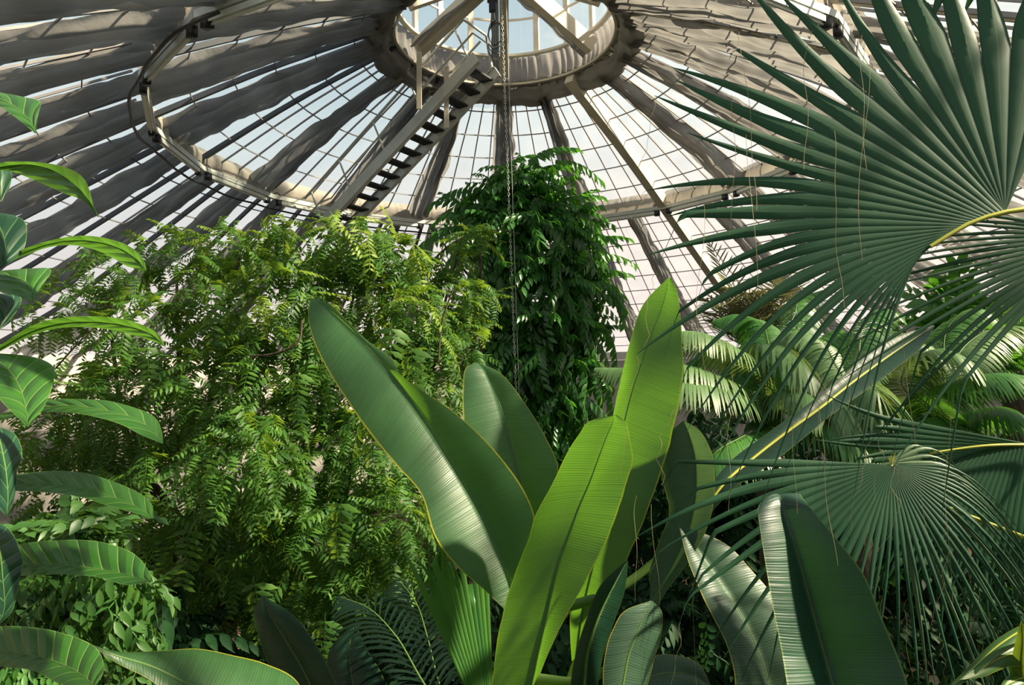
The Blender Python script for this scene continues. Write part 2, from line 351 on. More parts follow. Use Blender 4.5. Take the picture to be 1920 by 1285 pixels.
# ------------------------------------------------------------------ shade curtains
def curtain(a0, a1, s0, s1, seed, sag=.16, nf=5, flare=0.0, top=1.0):
    ns, nt = 60, 44; w1, w2, w3, w4 = wob(seed), wob(seed+1), wob(seed+2, 6), wob(seed+3, 6)
    s = np.linspace(s0, s1, ns)[:, None]; t = np.linspace(0, 1, nt)[None]; u = (s-s0)/(s1-s0)
    wid = (a1-a0)
    scale = 1+flare*(u-.5)
    edge = wid*(.10*w3(s*2.6)); A = a0+wid*(.02*w4(s*2)+.07)+t*(.9*wid*scale*(top+(1-top)*u)+edge)
    nfld = 2*math.pi*nf
    off = .05+sag*np.sin(math.pi*t)**.8*(1+.28*w1(s*2.4))+.062*np.sin(nfld*t+1.6*w2(s*1.1)+.8*w1(s*3+t*4))+.026*np.sin(nfld*2.3*t+2.2*w4(s*1.6)+1)
    off += .012*np.sin(s*5.5+w3(t*3)*2)*np.sin(math.pi*t)
    m = MB(); m.grid(dome(A, s+0*t, off)); o = m.build('shade_curtain', MT['fab']); o['_az'] = (a0+a1)/2; o['_tier'] = 0 if s0 < 2 else 1
    return o
UP = [(-161.5, -147), (-141, -129), (-122.5, -108), (-102.5, -88.5), (-71, -62), (-48, -41.5), (-27, -20), (-6, 3), (16.5, 23), (56, 64), (75, 85), (91, 103), (106, 121), (123, 135)]
for k, (a, b) in enumerate(UP):
    wdt = b-a; curtain(a, b, .25, S1-.12, 20+k*5, .10 if wdt > 9 else .12, 4 if wdt > 9 else 3, 0, .95 if wdt > 9 else 1.0)
LO = [(-162, -155), (-152, -146), (-142.5, -134.5), (-132.5, -125.5), (-122.5, -115.5), (-112.5, -106), (-103, -96), (-92.8, -86.3), (-81.5, -76), (-71, -66), (-61, -57), (-50.5, -47), (-40, -36.5), (-30, -27), (-20.5, -17.5), (-9, -6), (0, 3), (10, 13),
      (19.5, 22.5), (29.5, 32.8), (49, 53), (59, 63.5), (68.5, 74), (79, 84.5), (89, 95.5), (99, 106), (109, 114), (119, 123), (130, 133)]
for k, (a, b) in enumerate(LO):
    curtain(a, b, S1-.06, SE-.25, 300+k*5, .10 if abs(a) > 60 else .12, 3)

# ------------------------------------------------------------------ labels for the repeats of the dome
ORD = ['first', 'second', 'third', 'fourth', 'fifth', 'sixth', 'seventh', 'eighth', 'ninth', 'tenth', 'eleventh', 'twelfth', 'thirteenth', 'fourteenth', 'fifteenth', 'sixteenth', 'seventeenth', 'eighteenth', 'nineteenth', 'twentieth', 'outermost', 'farthest']
def name_series(objs, fmt, cat, group):
    L = sorted([o for o in objs if o['_az'] < -34], key=lambda o: -o['_az']); R_ = sorted([o for o in objs if o['_az'] >= -34], key=lambda o: o['_az'])
    for side, S_ in (('left', L), ('right', R_)):
        for k, o in enumerate(S_): tag(o, fmt % (ORD[k], side), cat, group); del o['_az']
def byname(n, tier=None): return [o for o in bpy.data.objects if o.name.split('.')[0] == n and '_az' in o and (tier is None or o['_tier'] == tier)]
name_series(byname('shade_curtain', 0), 'gathered shade curtain above the middle ring, %s one %s of the metal ladder', 'curtain', 'shade curtains above the middle ring')
name_series(byname('shade_curtain', 1), 'gathered shade curtain below the middle ring, %s one %s of the metal ladder', 'curtain', 'shade curtains below the middle ring')
name_series(byname('curtain_rail'), 'pale metal rail with black end brackets under the middle ring, %s %s of the ladder', 'rail', 'rails along the middle ring')
name_series(byname('cloth_band'), 'flat cloth band along the middle ring, %s one %s of the ladder', 'curtain', 'cloth bands along the middle ring')
for o in bpy.data.objects:
    if '_tier' in o: del o['_tier']
# ------------------------------------------------------------------ ladder, chain hoist
up = np.array([0, 0, 1.0])
lt = at(882, 118, 12.9); lb = at(623, 399, 14.7); rt = at(925, 152, 13.45)
lad_d = unit(lb-lt); side = rt-lt; side[2] = 0; wdt = .74; side = unit(side-lad_d*(side @ lad_d)); side[2] *= .2; side = unit(side)
lb = lb+lad_d*.5
root = empty('metal_ladder', (lt+lb)/2-up*.5, 'pale metal ship ladder with grated treads climbing from the middle ring to the upper ring', 'ladder')
nrm = unit(np.cross(lad_d, side)); nrm = nrm if nrm[2] > 0 else -nrm
for k, o in enumerate((0, wdt)):
    m = MB(); p = lt+side*o; q = lb+side*o; m.beam(p-lad_d*.15, q, .045, .24, up=nrm)
    for e in (-1, 1): m.beam(p-lad_d*.15+nrm*.12*e+side*(-.03 if k else .03), q+nrm*.12*e+side*(-.03 if k else .03), .08, .012, up=nrm)
    m.build('stringer', MT['steel'], root, smooth=False)
Lh = np.linalg.norm(lb-lt); ntr = 14
for k in range(ntr):
    c = lt+lad_d*(.12+k*(Lh-.2)/(ntr-1)); g = MB(); fw = unit(np.cross(side, up)); a0 = c+side*.03; a1 = c+side*(wdt-.03)
    for j in range(8): o = fw*(-.12+j*.24/7); g.beam(a0+o, a1+o, .010, .035)
    for j in range(13): o = a0+(a1-a0)*j/12; g.beam(o-fw*.12, o+fw*.12, .008, .03)
    g.build('tread', MT['grate'], root, smooth=False)
def rail(pts, r=.03): m = MB(); m.tube(pts, r, 8); return m.build('handrail', MT['steel'], root)
tl = lt-lad_d*.35
rail([tl+nrm*.85, lb+nrm*.85]); rail([tl+nrm*.45, lb+nrm*.45], .022)
rail([lt+side*wdt-lad_d*.2+nrm*.85, lt+side*wdt+lad_d*1.6+nrm*.85], .026)
rail([tl+nrm*.85, tl+nrm*.85+side*wdt*1.02, lt+side*(wdt+.03)]); rail([tl+nrm*.45, tl+nrm*.45+side*wdt], .014)
for f in (0.0, .28, .52, .76, .97):
    b = lt+lad_d*(Lh*f); m = MB(); m.tube([b, b+nrm*.42-lad_d*.05, b+nrm*.85-lad_d*.1], .02, 8); m.build('post', MT['steel'], root)
for px, y0, y1, d in ((786, 98, 205, 12.75), (837, 125, 240, 13.35)):
    m = MB(); m.beam(at(px, y0, d), at(px, y1, d), .09, .06, up=(0, 1, 0)); m.build('hanger', MT['cream'], root, smooth=False)
# hoist motor and chain
c = HUB+np.array([-.22, 0, -.25]); ho = empty('chain_hoist', c, 'black electric chain hoist hanging under the lantern hub', 'hoist')
m = MB(); m.box(c-up*.12, (.09, 0, 0), (0, .09, 0), up*.22); m.box(c-up*.42, (.06, 0, 0), (0, .06, 0), up*.12); m.box(c+up*.14+XR*.02, (.13, 0, 0), (0, .07, 0), up*.06); m.build('motor', MT['black'], ho, smooth=False)
for k in range(4):
    m = MB(); a = np.linspace(0, 6.28, 24); w1 = wob(k+60); r = .17+.03*k
    m.tube([c+np.array([.05+r*.7*math.cos(x)+.03*w1(x), .05*math.sin(x*2+k), -.95-.05*k+r*1.3*math.sin(x)]) for x in a], .008, 5, False); m.build('cable_loop', MT['black'], ho)
m = MB(); m.tube([c-up*.3, c+np.array([.05, 0, -.8])], .008, 5); m.build('cable', MT['black'], ho)
ct = np.array([-.06, 11.9, 7.2]); cb = at(968, 745, 11.9); L = np.linalg.norm(cb-ct); dn = unit(cb-ct); nl = int(L/.052)
m = MB(); a = np.linspace(0, 2*math.pi, 9)[:-1]
for i in range(nl):
    o = ct+dn*(i+.5)*.052; x = XR if i % 2 else np.array([0, 1.0, 0]); a2 = np.linspace(0, 2*math.pi, 9)
    m.tube([o+x*.017*math.cos(t)+dn*.034*math.sin(t) for t in a2], .0065, 4, False)
tag(m.build('hoist_chain', MT['steel']), 'long steel chain hanging in front of the tall dark tree', 'chain')
m = MB(); m.tube([ct+XR*.09, cb+XR*.05], .006, 5); tag(m.build('hoist_rope', MT['steel']), 'thin straight cord hanging just right of the steel chain', 'rope')

# ------------------------------------------------------------------ leaf materials
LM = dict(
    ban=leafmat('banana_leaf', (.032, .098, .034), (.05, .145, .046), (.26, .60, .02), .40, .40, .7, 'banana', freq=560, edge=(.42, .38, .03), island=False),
    ban_dark=leafmat('banana_leaf_dark', (.008, .036, .020), (.014, .055, .028), (.08, .22, .02), .2, .34, .5, 'banana', freq=560, edge=(.10, .12, .02), island=False),  # dark copy; for leaves standing in shade, the shade is put into the colour
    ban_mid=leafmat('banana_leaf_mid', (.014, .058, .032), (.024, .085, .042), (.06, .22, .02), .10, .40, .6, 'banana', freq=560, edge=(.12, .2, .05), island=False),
    ban_blue=leafmat('banana_leaf_dull', (.045, .10, .062), (.065, .135, .08), (.14, .26, .06), .25, .42, .5, 'banana', freq=560, edge=(.40, .36, .05), island=False),
    rib=leafmat('midrib', (.14, .26, .07), (.20, .33, .10), (.45, .65, .12), .45, .4, .4, island=False),
    rib_y=leafmat('petiole_yellow', (.42, .44, .06), (.5, .48, .08), (.5, .6, .1), .1, .4, .4, island=False),
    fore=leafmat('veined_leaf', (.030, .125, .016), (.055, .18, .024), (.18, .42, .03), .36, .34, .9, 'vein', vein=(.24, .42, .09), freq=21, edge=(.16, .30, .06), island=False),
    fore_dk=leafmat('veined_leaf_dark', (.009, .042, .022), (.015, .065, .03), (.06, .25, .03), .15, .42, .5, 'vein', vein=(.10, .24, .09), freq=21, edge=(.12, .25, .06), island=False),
    fan=leafmat('fan_blade', (.016, .060, .032), (.026, .088, .044), (.08, .22, .05), .18, .48, .22, 'pleat', vein=(.07, .16, .07), island=False),
    fan_pale=leafmat('fan_blade_pale', (.06, .12, .06), (.11, .18, .09), (.2, .36, .08), .2, .4, .5, island=False),
    fibre=leafmat('dry_fibre', (.36, .30, .16), (.5, .42, .24), (.5, .4, .2), .2, .6, .3, island=False),
    tam=leafmat('feathery_foliage', (.018, .085, .024), (.105, .235, .03), (.36, .54, .03), .40, .5, .35),
    tam_y=leafmat('sunlit_foliage', (.13, .26, .03), (.28, .38, .05), (.5, .6, .05), .4, .5, .35),  # lighter copy of the feathery foliage, sunlight put into the colour
    dark=leafmat('glossy_foliage', (.02, .10, .022), (.06, .19, .035), (.16, .48, .02), .36, .3, .6),
    cyc=leafmat('cycad_frond', (.06, .14, .045), (.13, .23, .08), (.30, .42, .07), .28, .46, .45),
    cyc_g=leafmat('green_frond', (.03, .13, .03), (.08, .22, .03), (.2, .5, .03), .3, .4, .5),
    dry=leafmat('stiff_frond', (.09, .10, .065), (.19, .19, .10), (.3, .3, .1), .22, .5, .3),
    small=leafmat('bush_foliage', (.03, .10, .022), (.07, .17, .035), (.25, .45, .05), .32, .42, .5),
    shade=leafmat('painted_shade_frond', (.004, .012, .008), (.007, .018, .011), (.01, .03, .01), .05, .8, .03),  # near-black fronds, shade put into the colour
    under=leafmat('undergrowth', (.006, .028, .010), (.016, .060, .018), (.05, .16, .02), .15, .6, .2),  # foliage kept dark and dull, shade put into the colour
    croton=leafmat('yellow_edged_leaf', (.03, .10, .02), (.06, .16, .02), (.3, .4, .02), .25, .4, .5, edge=(.5, .4, .03), island=False),
)
# ------------------------------------------------------------------ big single leaves
def blade(root, name, rows, d, mt, ribmt='rib', de=(0, 0), camber=.10, n=54, m=8, rib=.0065, seed=0, label=None, wav=.0, back=None):
    """rows: tip first, midrib / left edge / right edge as photo positions at depth d[0]..d[1] (de: depth offset of the edges)"""
    rows = np.array(rows, float); k = len(rows); dd = np.linspace(0, 1, k)
    ds = np.interp(dd, np.linspace(0, 1, len(d)), d)
    w = np.hypot(rows[:, 2]-rows[:, 4], rows[:, 3]-rows[:, 5]); w = w/w.max()
    Mp = np.array([at(r[0], r[1], e) for r, e in zip(rows, ds)])
    Lp = np.array([at(r[2], r[3], e+de[0]*q) for r, e, q in zip(rows, ds, w)]); Rp = np.array([at(r[4], r[5], e+de[1]*q) for r, e, q in zip(rows, ds, w)])
    S = spline(np.concatenate([Mp, Lp, Rp], 1), n); Mc, Lc, Rc = S[:, :3], S[:, 3:6], S[:, 6:]
    T = unit(np.gradient(Mc, axis=0)); N = unit(np.cross(T, unit(Rc-Lc)))
    if (N[n//2] @ FWD) > 0: N = -N
    Ls = np.concatenate([[0], np.cumsum(np.linalg.norm(np.diff(Mc, axis=0), axis=1))]); w1, w2 = wob(seed+1, 5), wob(seed+2, 5)
    cols, V = [], []
    for sgn, E in ((0, Lc), (1, Rc)):
        for j in range(m+1):
            v = 1-j/m if sgn == 0 else j/m
            if sgn == 1 and j == 0: continue
            W = np.linalg.norm(E-Mc, axis=1)[:, None]
            P = Mc+(E-Mc)*v+N*W*camber*4*v*(1-v)*(.9 if sgn else 1.0)
            P = P+N*(W*wav*v**2)*((w1 if sgn else w2)(Ls*14))[:, None]
            cols.append(P); V.append(.5-.5*v if sgn == 0 else .5+.5*v)
    G = np.stack(cols, 1); U = np.stack(np.broadcast_arrays(Ls[:, None], np.array(V)[None]), -1)
    b = MB(); b.grid(G, U); o = b.build(name, LM[mt], root)
    if label: o['label'] = label
    if rib:
        r = MB(); rr = rib*np.clip(Ls/Ls[-1]*1.6+.12, 0, 1); r.tube(Mc[1:]-N[1:]*rr[1:, None]*.35, rr[1:], 7); r.build('midrib', LM[ribmt], o)
    return o, Mc[-1]
def stalk(root, pts, r, mt='rib_y', name='stalk', n=18):
    m = MB(); P = spline(pts, n); m.tube(P, np.linspace(r[0], r[1], n), 9); return m.build(name, LM[mt] if mt in LM else MT[mt], root)
GZ = -4.2
def ground(p): return np.array([p[0], p[1], GZ])
# central clump
bp = at(1010, 1700, 3.4); broot = empty('banana_plant', ground(bp), 'large banana plant with tall upright paddle leaves in the middle foreground', 'plant')
stalk(broot, [ground(bp), bp-[0, 0, .6], bp+[0, 0, .1]], (.13, .09), 'rib', 'stem')
def bleaf(rows, d, mt='ban', root=broot, **k):
    o, e = blade(root, 'leaf', rows, d, mt, **k); b = ORG[root.name]; bb = np.array([b[0], b[1], max(-2.0, min(e[2]-.25, -1.2))])
    if e[2] > bb[2]+.1: stalk(root, [e, (e+bb)/2+[0, 0, -.1], bb], (.016, .03), 'rib')
    return o
bleaf([(1254, 521, 1252, 522, 1258, 522), (1250, 545, 1225, 548, 1270, 545), (1240, 580, 1202, 578, 1276, 595), (1226, 616, 1188, 616, 1279, 650), (1202, 683, 1171, 680, 1281, 705), (1185, 735, 1160, 733, 1272, 765), (1171, 790, 1146, 795, 1258, 822), (1158, 860, 1128, 870, 1238, 890), (1140, 950, 1102, 960, 1210, 970), (1115, 1050, 1078, 1060, 1165, 1070), (1092, 1150, 1068, 1155, 1120, 1160), (1080, 1240, 1072, 1240, 1088, 1240)],
      (3.65, 3.62, 3.5), de=(.24, -.20), seed=40, camber=.05, wav=.02, label='tall green leaf, topmost of the banana leaves, glowing with sun behind it')
bleaf([(893, 679, 892, 680, 894, 680), (906, 692, 874, 690, 925, 692), (925, 725, 868, 732, 955, 717), (939, 763, 868, 778, 990, 765), (955, 820, 874, 842, 1022, 818), (970, 875, 890, 905, 1046, 873), (985, 935, 915, 965, 1037, 920), (1000, 990, 945, 1020, 1022, 978), (1010, 1060, 992, 1060, 1022, 1055)],
      (3.9, 3.6), mt='ban', de=(-.10, -.04), seed=41, camber=.05, wav=.02, label='shorter round-tipped leaf behind the two biggest leaves')
bleaf([(587, 559, 584, 560, 590, 560), (602, 570, 578, 584, 612, 566), (635, 598, 587, 636, 645, 596), (673, 633, 618, 700, 690, 640), (705, 668, 650, 750, 735, 672), (743, 711, 684, 800, 750, 702), (804, 799, 742, 872, 855, 776), (853, 879, 790, 928, 925, 842), (902, 965, 818, 1012, 985, 925), (930, 1030, 862, 1068, 1003, 985), (951, 1081, 905, 1104, 990, 1050), (968, 1150, 945, 1142, 985, 1130)],
      (3.75, 3.5, 3.3), de=(-.16, -.03), seed=42, camber=.06, wav=.03, label='longest leaf leaning left with yellow rim and warm sun patches')
bleaf([(1153, 778, 1150, 779, 1156, 779), (1150, 790, 1112, 787, 1171, 788), (1138, 818, 1086, 816, 1181, 822), (1122, 861, 1060, 855, 1187, 865), (1106, 905, 1037, 903, 1176, 900), (1086, 952, 1006, 965, 1160, 952), (1066, 1008, 988, 1020, 1136, 1020), (1049, 1056, 963, 1081, 1110, 1068), (1025, 1160, 940, 1165, 1060, 1160), (1006, 1246, 926, 1250, 1018, 1250), (990, 1330, 920, 1330, 995, 1330), (984, 1400, 940, 1400, 990, 1400)],
      (3.0, 3.05, 3.0), de=(.22, -.20), seed=43, camber=.06, wav=.025, label='broad front leaf glowing yellow green on its upper half')
bleaf([(1282, 789, 1280, 790, 1285, 790), (1292, 815, 1246, 818, 1312, 808), (1302, 850, 1239, 858, 1334, 848), (1306, 900, 1243, 905, 1340, 890), (1302, 950, 1255, 960, 1338, 945), (1290, 1000, 1238, 1010, 1322, 1000), (1262, 1060, 1218, 1070, 1290, 1055), (1226, 1125, 1219, 1118, 1243, 1120), (1200, 1200, 1196, 1200, 1206, 1200)],
      (3.5, 3.3), mt='ban_blue', de=(.05, -.16), seed=44, camber=.05, label='folded dull green leaf crossing behind the fan palm leaf')
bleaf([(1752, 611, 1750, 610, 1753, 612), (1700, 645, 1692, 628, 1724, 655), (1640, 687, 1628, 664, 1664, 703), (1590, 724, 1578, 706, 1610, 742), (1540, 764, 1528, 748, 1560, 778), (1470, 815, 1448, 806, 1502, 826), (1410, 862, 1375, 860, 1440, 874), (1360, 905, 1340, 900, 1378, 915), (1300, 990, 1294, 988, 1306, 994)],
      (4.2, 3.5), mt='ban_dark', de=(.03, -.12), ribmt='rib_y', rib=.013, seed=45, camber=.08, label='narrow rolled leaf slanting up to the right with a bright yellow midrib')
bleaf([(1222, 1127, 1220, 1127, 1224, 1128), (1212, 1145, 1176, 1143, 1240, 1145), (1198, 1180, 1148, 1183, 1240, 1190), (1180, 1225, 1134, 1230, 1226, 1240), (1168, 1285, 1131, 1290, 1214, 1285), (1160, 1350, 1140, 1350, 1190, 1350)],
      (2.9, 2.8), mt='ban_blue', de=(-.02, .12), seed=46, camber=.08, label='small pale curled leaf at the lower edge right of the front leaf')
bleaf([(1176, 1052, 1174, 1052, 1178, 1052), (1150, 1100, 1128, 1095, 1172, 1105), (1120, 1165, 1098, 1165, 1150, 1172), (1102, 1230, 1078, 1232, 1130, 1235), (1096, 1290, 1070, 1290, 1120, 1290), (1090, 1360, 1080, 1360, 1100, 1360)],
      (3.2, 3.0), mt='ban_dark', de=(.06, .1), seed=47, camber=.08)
bleaf([(1336, 1290, 1335, 1290, 1337, 1290), (1300, 1268, 1310, 1245, 1300, 1290), (1262, 1262, 1262, 1228, 1255, 1300), (1225, 1268, 1225, 1232, 1215, 1310), (1180, 1290, 1185, 1270, 1175, 1310), (1140, 1330, 1150, 1325, 1135, 1340)],
      (3.1, 3.1), mt='ban_blue', de=(.1, -.1), seed=48)
# right clump
rp = at(1560, 1800, 2.8); rroot = empty('banana_plant', ground(rp), 'banana plant at the lower right under the fan palm leaf', 'plant')
stalk(rroot, [ground(rp), rp-[0, 0, .6], rp+[0, 0, .1]], (.12, .08), 'rib', 'stem')
bleaf([(1275, 985, 1273, 985, 1277, 985), (1315, 1040, 1288, 1045, 1360, 1020), (1350, 1090, 1308, 1098, 1410, 1070), (1385, 1145, 1332, 1150, 1450, 1120), (1415, 1205, 1360, 1203, 1480, 1180), (1437, 1265, 1377, 1262, 1500, 1240), (1455, 1340, 1385, 1340, 1510, 1320), (1470, 1420, 1440, 1420, 1500, 1420)],
      (3.3, 2.9), mt='ban_blue', root=rroot, de=(-.08, .05), seed=50, wav=.02, label='pale leaf half hidden behind the palm fingers')
bleaf([(1460, 927, 1440, 931, 1500, 927), (1463, 934, 1424, 946, 1508, 938), (1472, 965, 1422, 968, 1530, 965), (1484, 1003, 1427, 1005, 1566, 1008), (1506, 1080, 1438, 1075, 1618, 1075), (1527, 1161, 1452, 1155, 1654, 1160), (1548, 1238, 1467, 1230, 1684, 1232), (1561, 1285, 1476, 1285, 1702, 1285), (1575, 1360, 1495, 1360, 1700, 1360), (1585, 1440, 1550, 1440, 1630, 1440)],
      (2.75, 2.45), mt='ban_mid', root=rroot, de=(-.10, -.16), seed=51, camber=.07, rib=.008, label='big dark leaf with a sunlit left half, its tip folded under')
# lower left clump
lp = at(520, 1650, 2.9); lroot = empty('banana_plant', ground(lp), 'banana plant at the lower left with one wide leaf spread below the shrub', 'plant')
stalk(lroot, [ground(lp), lp-[0, 0, .5], lp], (.1, .07), 'rib', 'stem')
bleaf([(168, 1208, 166, 1208, 170, 1209), (215, 1228, 220, 1222, 212, 1240), (285, 1250, 300, 1221, 280, 1275), (350, 1282, 372, 1217, 335, 1320), (410, 1310, 440, 1230, 390, 1360), (470, 1340, 500, 1246, 450, 1390), (530, 1370, 560, 1282, 510, 1400), (580, 1420, 600, 1400, 570, 1430)],
      (2.3, 2.6), mt='ban', root=lroot, de=(.25, -.1), seed=52, rib=.009, label='wide green leaf lying along the lower edge')
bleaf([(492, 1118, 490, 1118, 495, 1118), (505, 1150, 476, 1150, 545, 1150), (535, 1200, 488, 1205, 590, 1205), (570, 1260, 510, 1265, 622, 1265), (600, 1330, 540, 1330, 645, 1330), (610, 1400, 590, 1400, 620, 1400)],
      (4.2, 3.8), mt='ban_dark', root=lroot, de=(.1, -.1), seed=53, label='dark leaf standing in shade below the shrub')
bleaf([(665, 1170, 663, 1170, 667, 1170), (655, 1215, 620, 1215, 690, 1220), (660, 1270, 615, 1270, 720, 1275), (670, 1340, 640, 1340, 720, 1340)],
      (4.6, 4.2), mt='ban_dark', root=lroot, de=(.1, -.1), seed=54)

# ------------------------------------------------------------------ near left branch with large veined leaves
fp = at(-150, 1500, 1.25); froot = empty('large_leaved_shrub', ground(fp), 'close shrub at the left edge with long drooping veined leaves', 'plant')
sx_ = [ground(fp), at(-140, 1300, 1.3), at(-70, 1000, 1.3), at(-60, 600, 1.3), at(-80, 200, 1.35)]
stalk(froot, sx_, (.02, .007), 'rib', 'stem', 40)
FL = [
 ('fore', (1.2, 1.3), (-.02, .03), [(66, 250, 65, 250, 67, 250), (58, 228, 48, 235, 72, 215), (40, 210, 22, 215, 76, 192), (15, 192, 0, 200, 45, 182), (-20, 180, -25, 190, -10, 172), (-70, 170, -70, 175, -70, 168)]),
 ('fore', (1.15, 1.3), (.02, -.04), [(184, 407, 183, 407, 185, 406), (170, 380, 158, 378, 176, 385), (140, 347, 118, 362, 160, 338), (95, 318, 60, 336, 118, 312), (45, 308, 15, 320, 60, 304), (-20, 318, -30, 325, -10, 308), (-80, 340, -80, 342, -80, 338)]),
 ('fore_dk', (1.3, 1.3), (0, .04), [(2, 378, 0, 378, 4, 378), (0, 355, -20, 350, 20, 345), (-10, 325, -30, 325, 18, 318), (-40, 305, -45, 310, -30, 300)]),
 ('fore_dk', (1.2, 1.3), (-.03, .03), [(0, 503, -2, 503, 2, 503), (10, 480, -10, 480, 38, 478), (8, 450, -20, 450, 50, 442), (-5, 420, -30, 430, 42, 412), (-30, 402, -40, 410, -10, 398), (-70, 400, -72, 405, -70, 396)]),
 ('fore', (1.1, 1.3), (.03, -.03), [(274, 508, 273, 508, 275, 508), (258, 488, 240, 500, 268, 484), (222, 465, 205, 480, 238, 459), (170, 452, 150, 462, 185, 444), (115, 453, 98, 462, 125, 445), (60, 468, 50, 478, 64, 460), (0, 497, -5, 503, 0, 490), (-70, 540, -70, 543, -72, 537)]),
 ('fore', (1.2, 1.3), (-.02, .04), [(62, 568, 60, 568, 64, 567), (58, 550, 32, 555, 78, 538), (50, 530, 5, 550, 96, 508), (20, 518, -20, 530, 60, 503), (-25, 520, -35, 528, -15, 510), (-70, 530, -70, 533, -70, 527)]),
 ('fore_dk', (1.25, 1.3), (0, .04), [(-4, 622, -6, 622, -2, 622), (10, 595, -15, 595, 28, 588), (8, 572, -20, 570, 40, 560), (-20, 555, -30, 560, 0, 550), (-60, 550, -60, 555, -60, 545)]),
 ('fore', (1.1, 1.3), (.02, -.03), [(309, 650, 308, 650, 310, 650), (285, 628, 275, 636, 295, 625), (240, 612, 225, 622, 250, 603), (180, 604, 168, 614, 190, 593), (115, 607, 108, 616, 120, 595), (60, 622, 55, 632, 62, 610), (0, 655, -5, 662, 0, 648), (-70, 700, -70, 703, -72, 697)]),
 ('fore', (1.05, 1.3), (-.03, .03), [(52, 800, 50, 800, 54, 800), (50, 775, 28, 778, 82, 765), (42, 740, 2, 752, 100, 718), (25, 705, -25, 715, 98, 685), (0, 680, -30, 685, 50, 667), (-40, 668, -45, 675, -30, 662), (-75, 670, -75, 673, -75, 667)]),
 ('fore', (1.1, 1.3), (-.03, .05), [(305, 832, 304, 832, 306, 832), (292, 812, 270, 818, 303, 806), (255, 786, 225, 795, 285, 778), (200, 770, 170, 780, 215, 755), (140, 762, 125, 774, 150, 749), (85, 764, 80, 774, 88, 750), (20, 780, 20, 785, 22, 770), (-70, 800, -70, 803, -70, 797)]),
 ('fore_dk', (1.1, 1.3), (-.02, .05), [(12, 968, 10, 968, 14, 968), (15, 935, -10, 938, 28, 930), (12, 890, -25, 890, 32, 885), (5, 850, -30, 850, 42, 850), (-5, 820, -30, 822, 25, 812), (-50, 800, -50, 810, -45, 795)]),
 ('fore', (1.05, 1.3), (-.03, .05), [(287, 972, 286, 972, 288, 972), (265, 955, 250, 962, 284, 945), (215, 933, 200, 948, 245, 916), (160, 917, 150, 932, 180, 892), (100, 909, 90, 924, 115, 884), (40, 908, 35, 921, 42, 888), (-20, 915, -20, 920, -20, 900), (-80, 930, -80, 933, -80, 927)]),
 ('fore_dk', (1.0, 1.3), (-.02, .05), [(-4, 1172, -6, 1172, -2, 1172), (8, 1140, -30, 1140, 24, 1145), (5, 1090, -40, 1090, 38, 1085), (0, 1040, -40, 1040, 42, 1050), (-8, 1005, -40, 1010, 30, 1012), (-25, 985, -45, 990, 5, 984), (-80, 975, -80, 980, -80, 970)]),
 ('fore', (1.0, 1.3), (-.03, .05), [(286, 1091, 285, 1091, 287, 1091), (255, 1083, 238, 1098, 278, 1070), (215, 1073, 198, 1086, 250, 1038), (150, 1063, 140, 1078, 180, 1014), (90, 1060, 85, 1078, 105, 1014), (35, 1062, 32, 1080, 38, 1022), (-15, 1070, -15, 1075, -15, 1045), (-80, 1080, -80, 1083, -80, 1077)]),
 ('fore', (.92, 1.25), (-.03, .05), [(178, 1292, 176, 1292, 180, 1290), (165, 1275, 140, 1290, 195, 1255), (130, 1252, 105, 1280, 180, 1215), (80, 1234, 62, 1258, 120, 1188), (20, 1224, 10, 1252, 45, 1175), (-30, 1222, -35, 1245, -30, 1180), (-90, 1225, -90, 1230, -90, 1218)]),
]
for k, (mt, d, de, rows) in enumerate(FL):
    o, e = blade(froot, 'leaf', rows, d, mt, de=de, camber=.06, n=40, m=6, rib=.0018, seed=70+k, wav=.03)
    j = at(-75, max(150, min(1100, rows[-1][1]+15)), 1.31); stalk(froot, [e, (e+j)/2+[0, 0, .005], j], (.003, .004), 'rib', n=6)
# ------------------------------------------------------------------ foliage made of many copies of one spray
def inst(mb, base, O, X, Y, Zv, S):
    V, Q = base; n, k = len(O), len(V)
    P = O[:, None]+S[:, None, None]*(V[None, :, 0:1]*X[:, None]+V[None, :, 1:2]*Y[:, None]+V[None, :, 2:3]*Zv[:, None])
    mb.add(P.reshape(-1, 3), (Q[None]+(np.arange(n)*k)[:, None, None]).reshape(-1, 4))
def frames(D, upv):
    X = unit(D); Y = unit(np.cross(upv, X)); return X, Y, np.cross(X, Y)
def strips(parts):
    V, Q, k = [], [], 0
    for P in parts:
        n, m = P.shape[:2]; i = np.arange(n-1)[:, None]*m; j = np.arange(m-1)[None]
        Q.append(k+np.stack([i+j, i+j+1, i+m+j+1, i+m+j], -1).reshape(-1, 4)); V.append(P.reshape(-1, 3)); k += n*m
    return np.concatenate(V), np.concatenate(Q)
def leaflet(p, d, n, L, w, seg=4, bend=.25, fold=.2, shape=1.0):
    """little leaf: p base, d direction, n surface normal"""
    t = np.linspace(0, 1, seg+1)[:, None]; d, n = unit(d), unit(n); s = unit(np.cross(n, d)); n = np.cross(d, s)
    c = p+d*L*t-n*L*bend*t*t; ww = w*np.sin(math.pi*np.clip(t, .04, .985)**shape)
    return np.stack([c-s*ww+n*ww*fold, c, c+s*ww+n*ww*fold], 1)
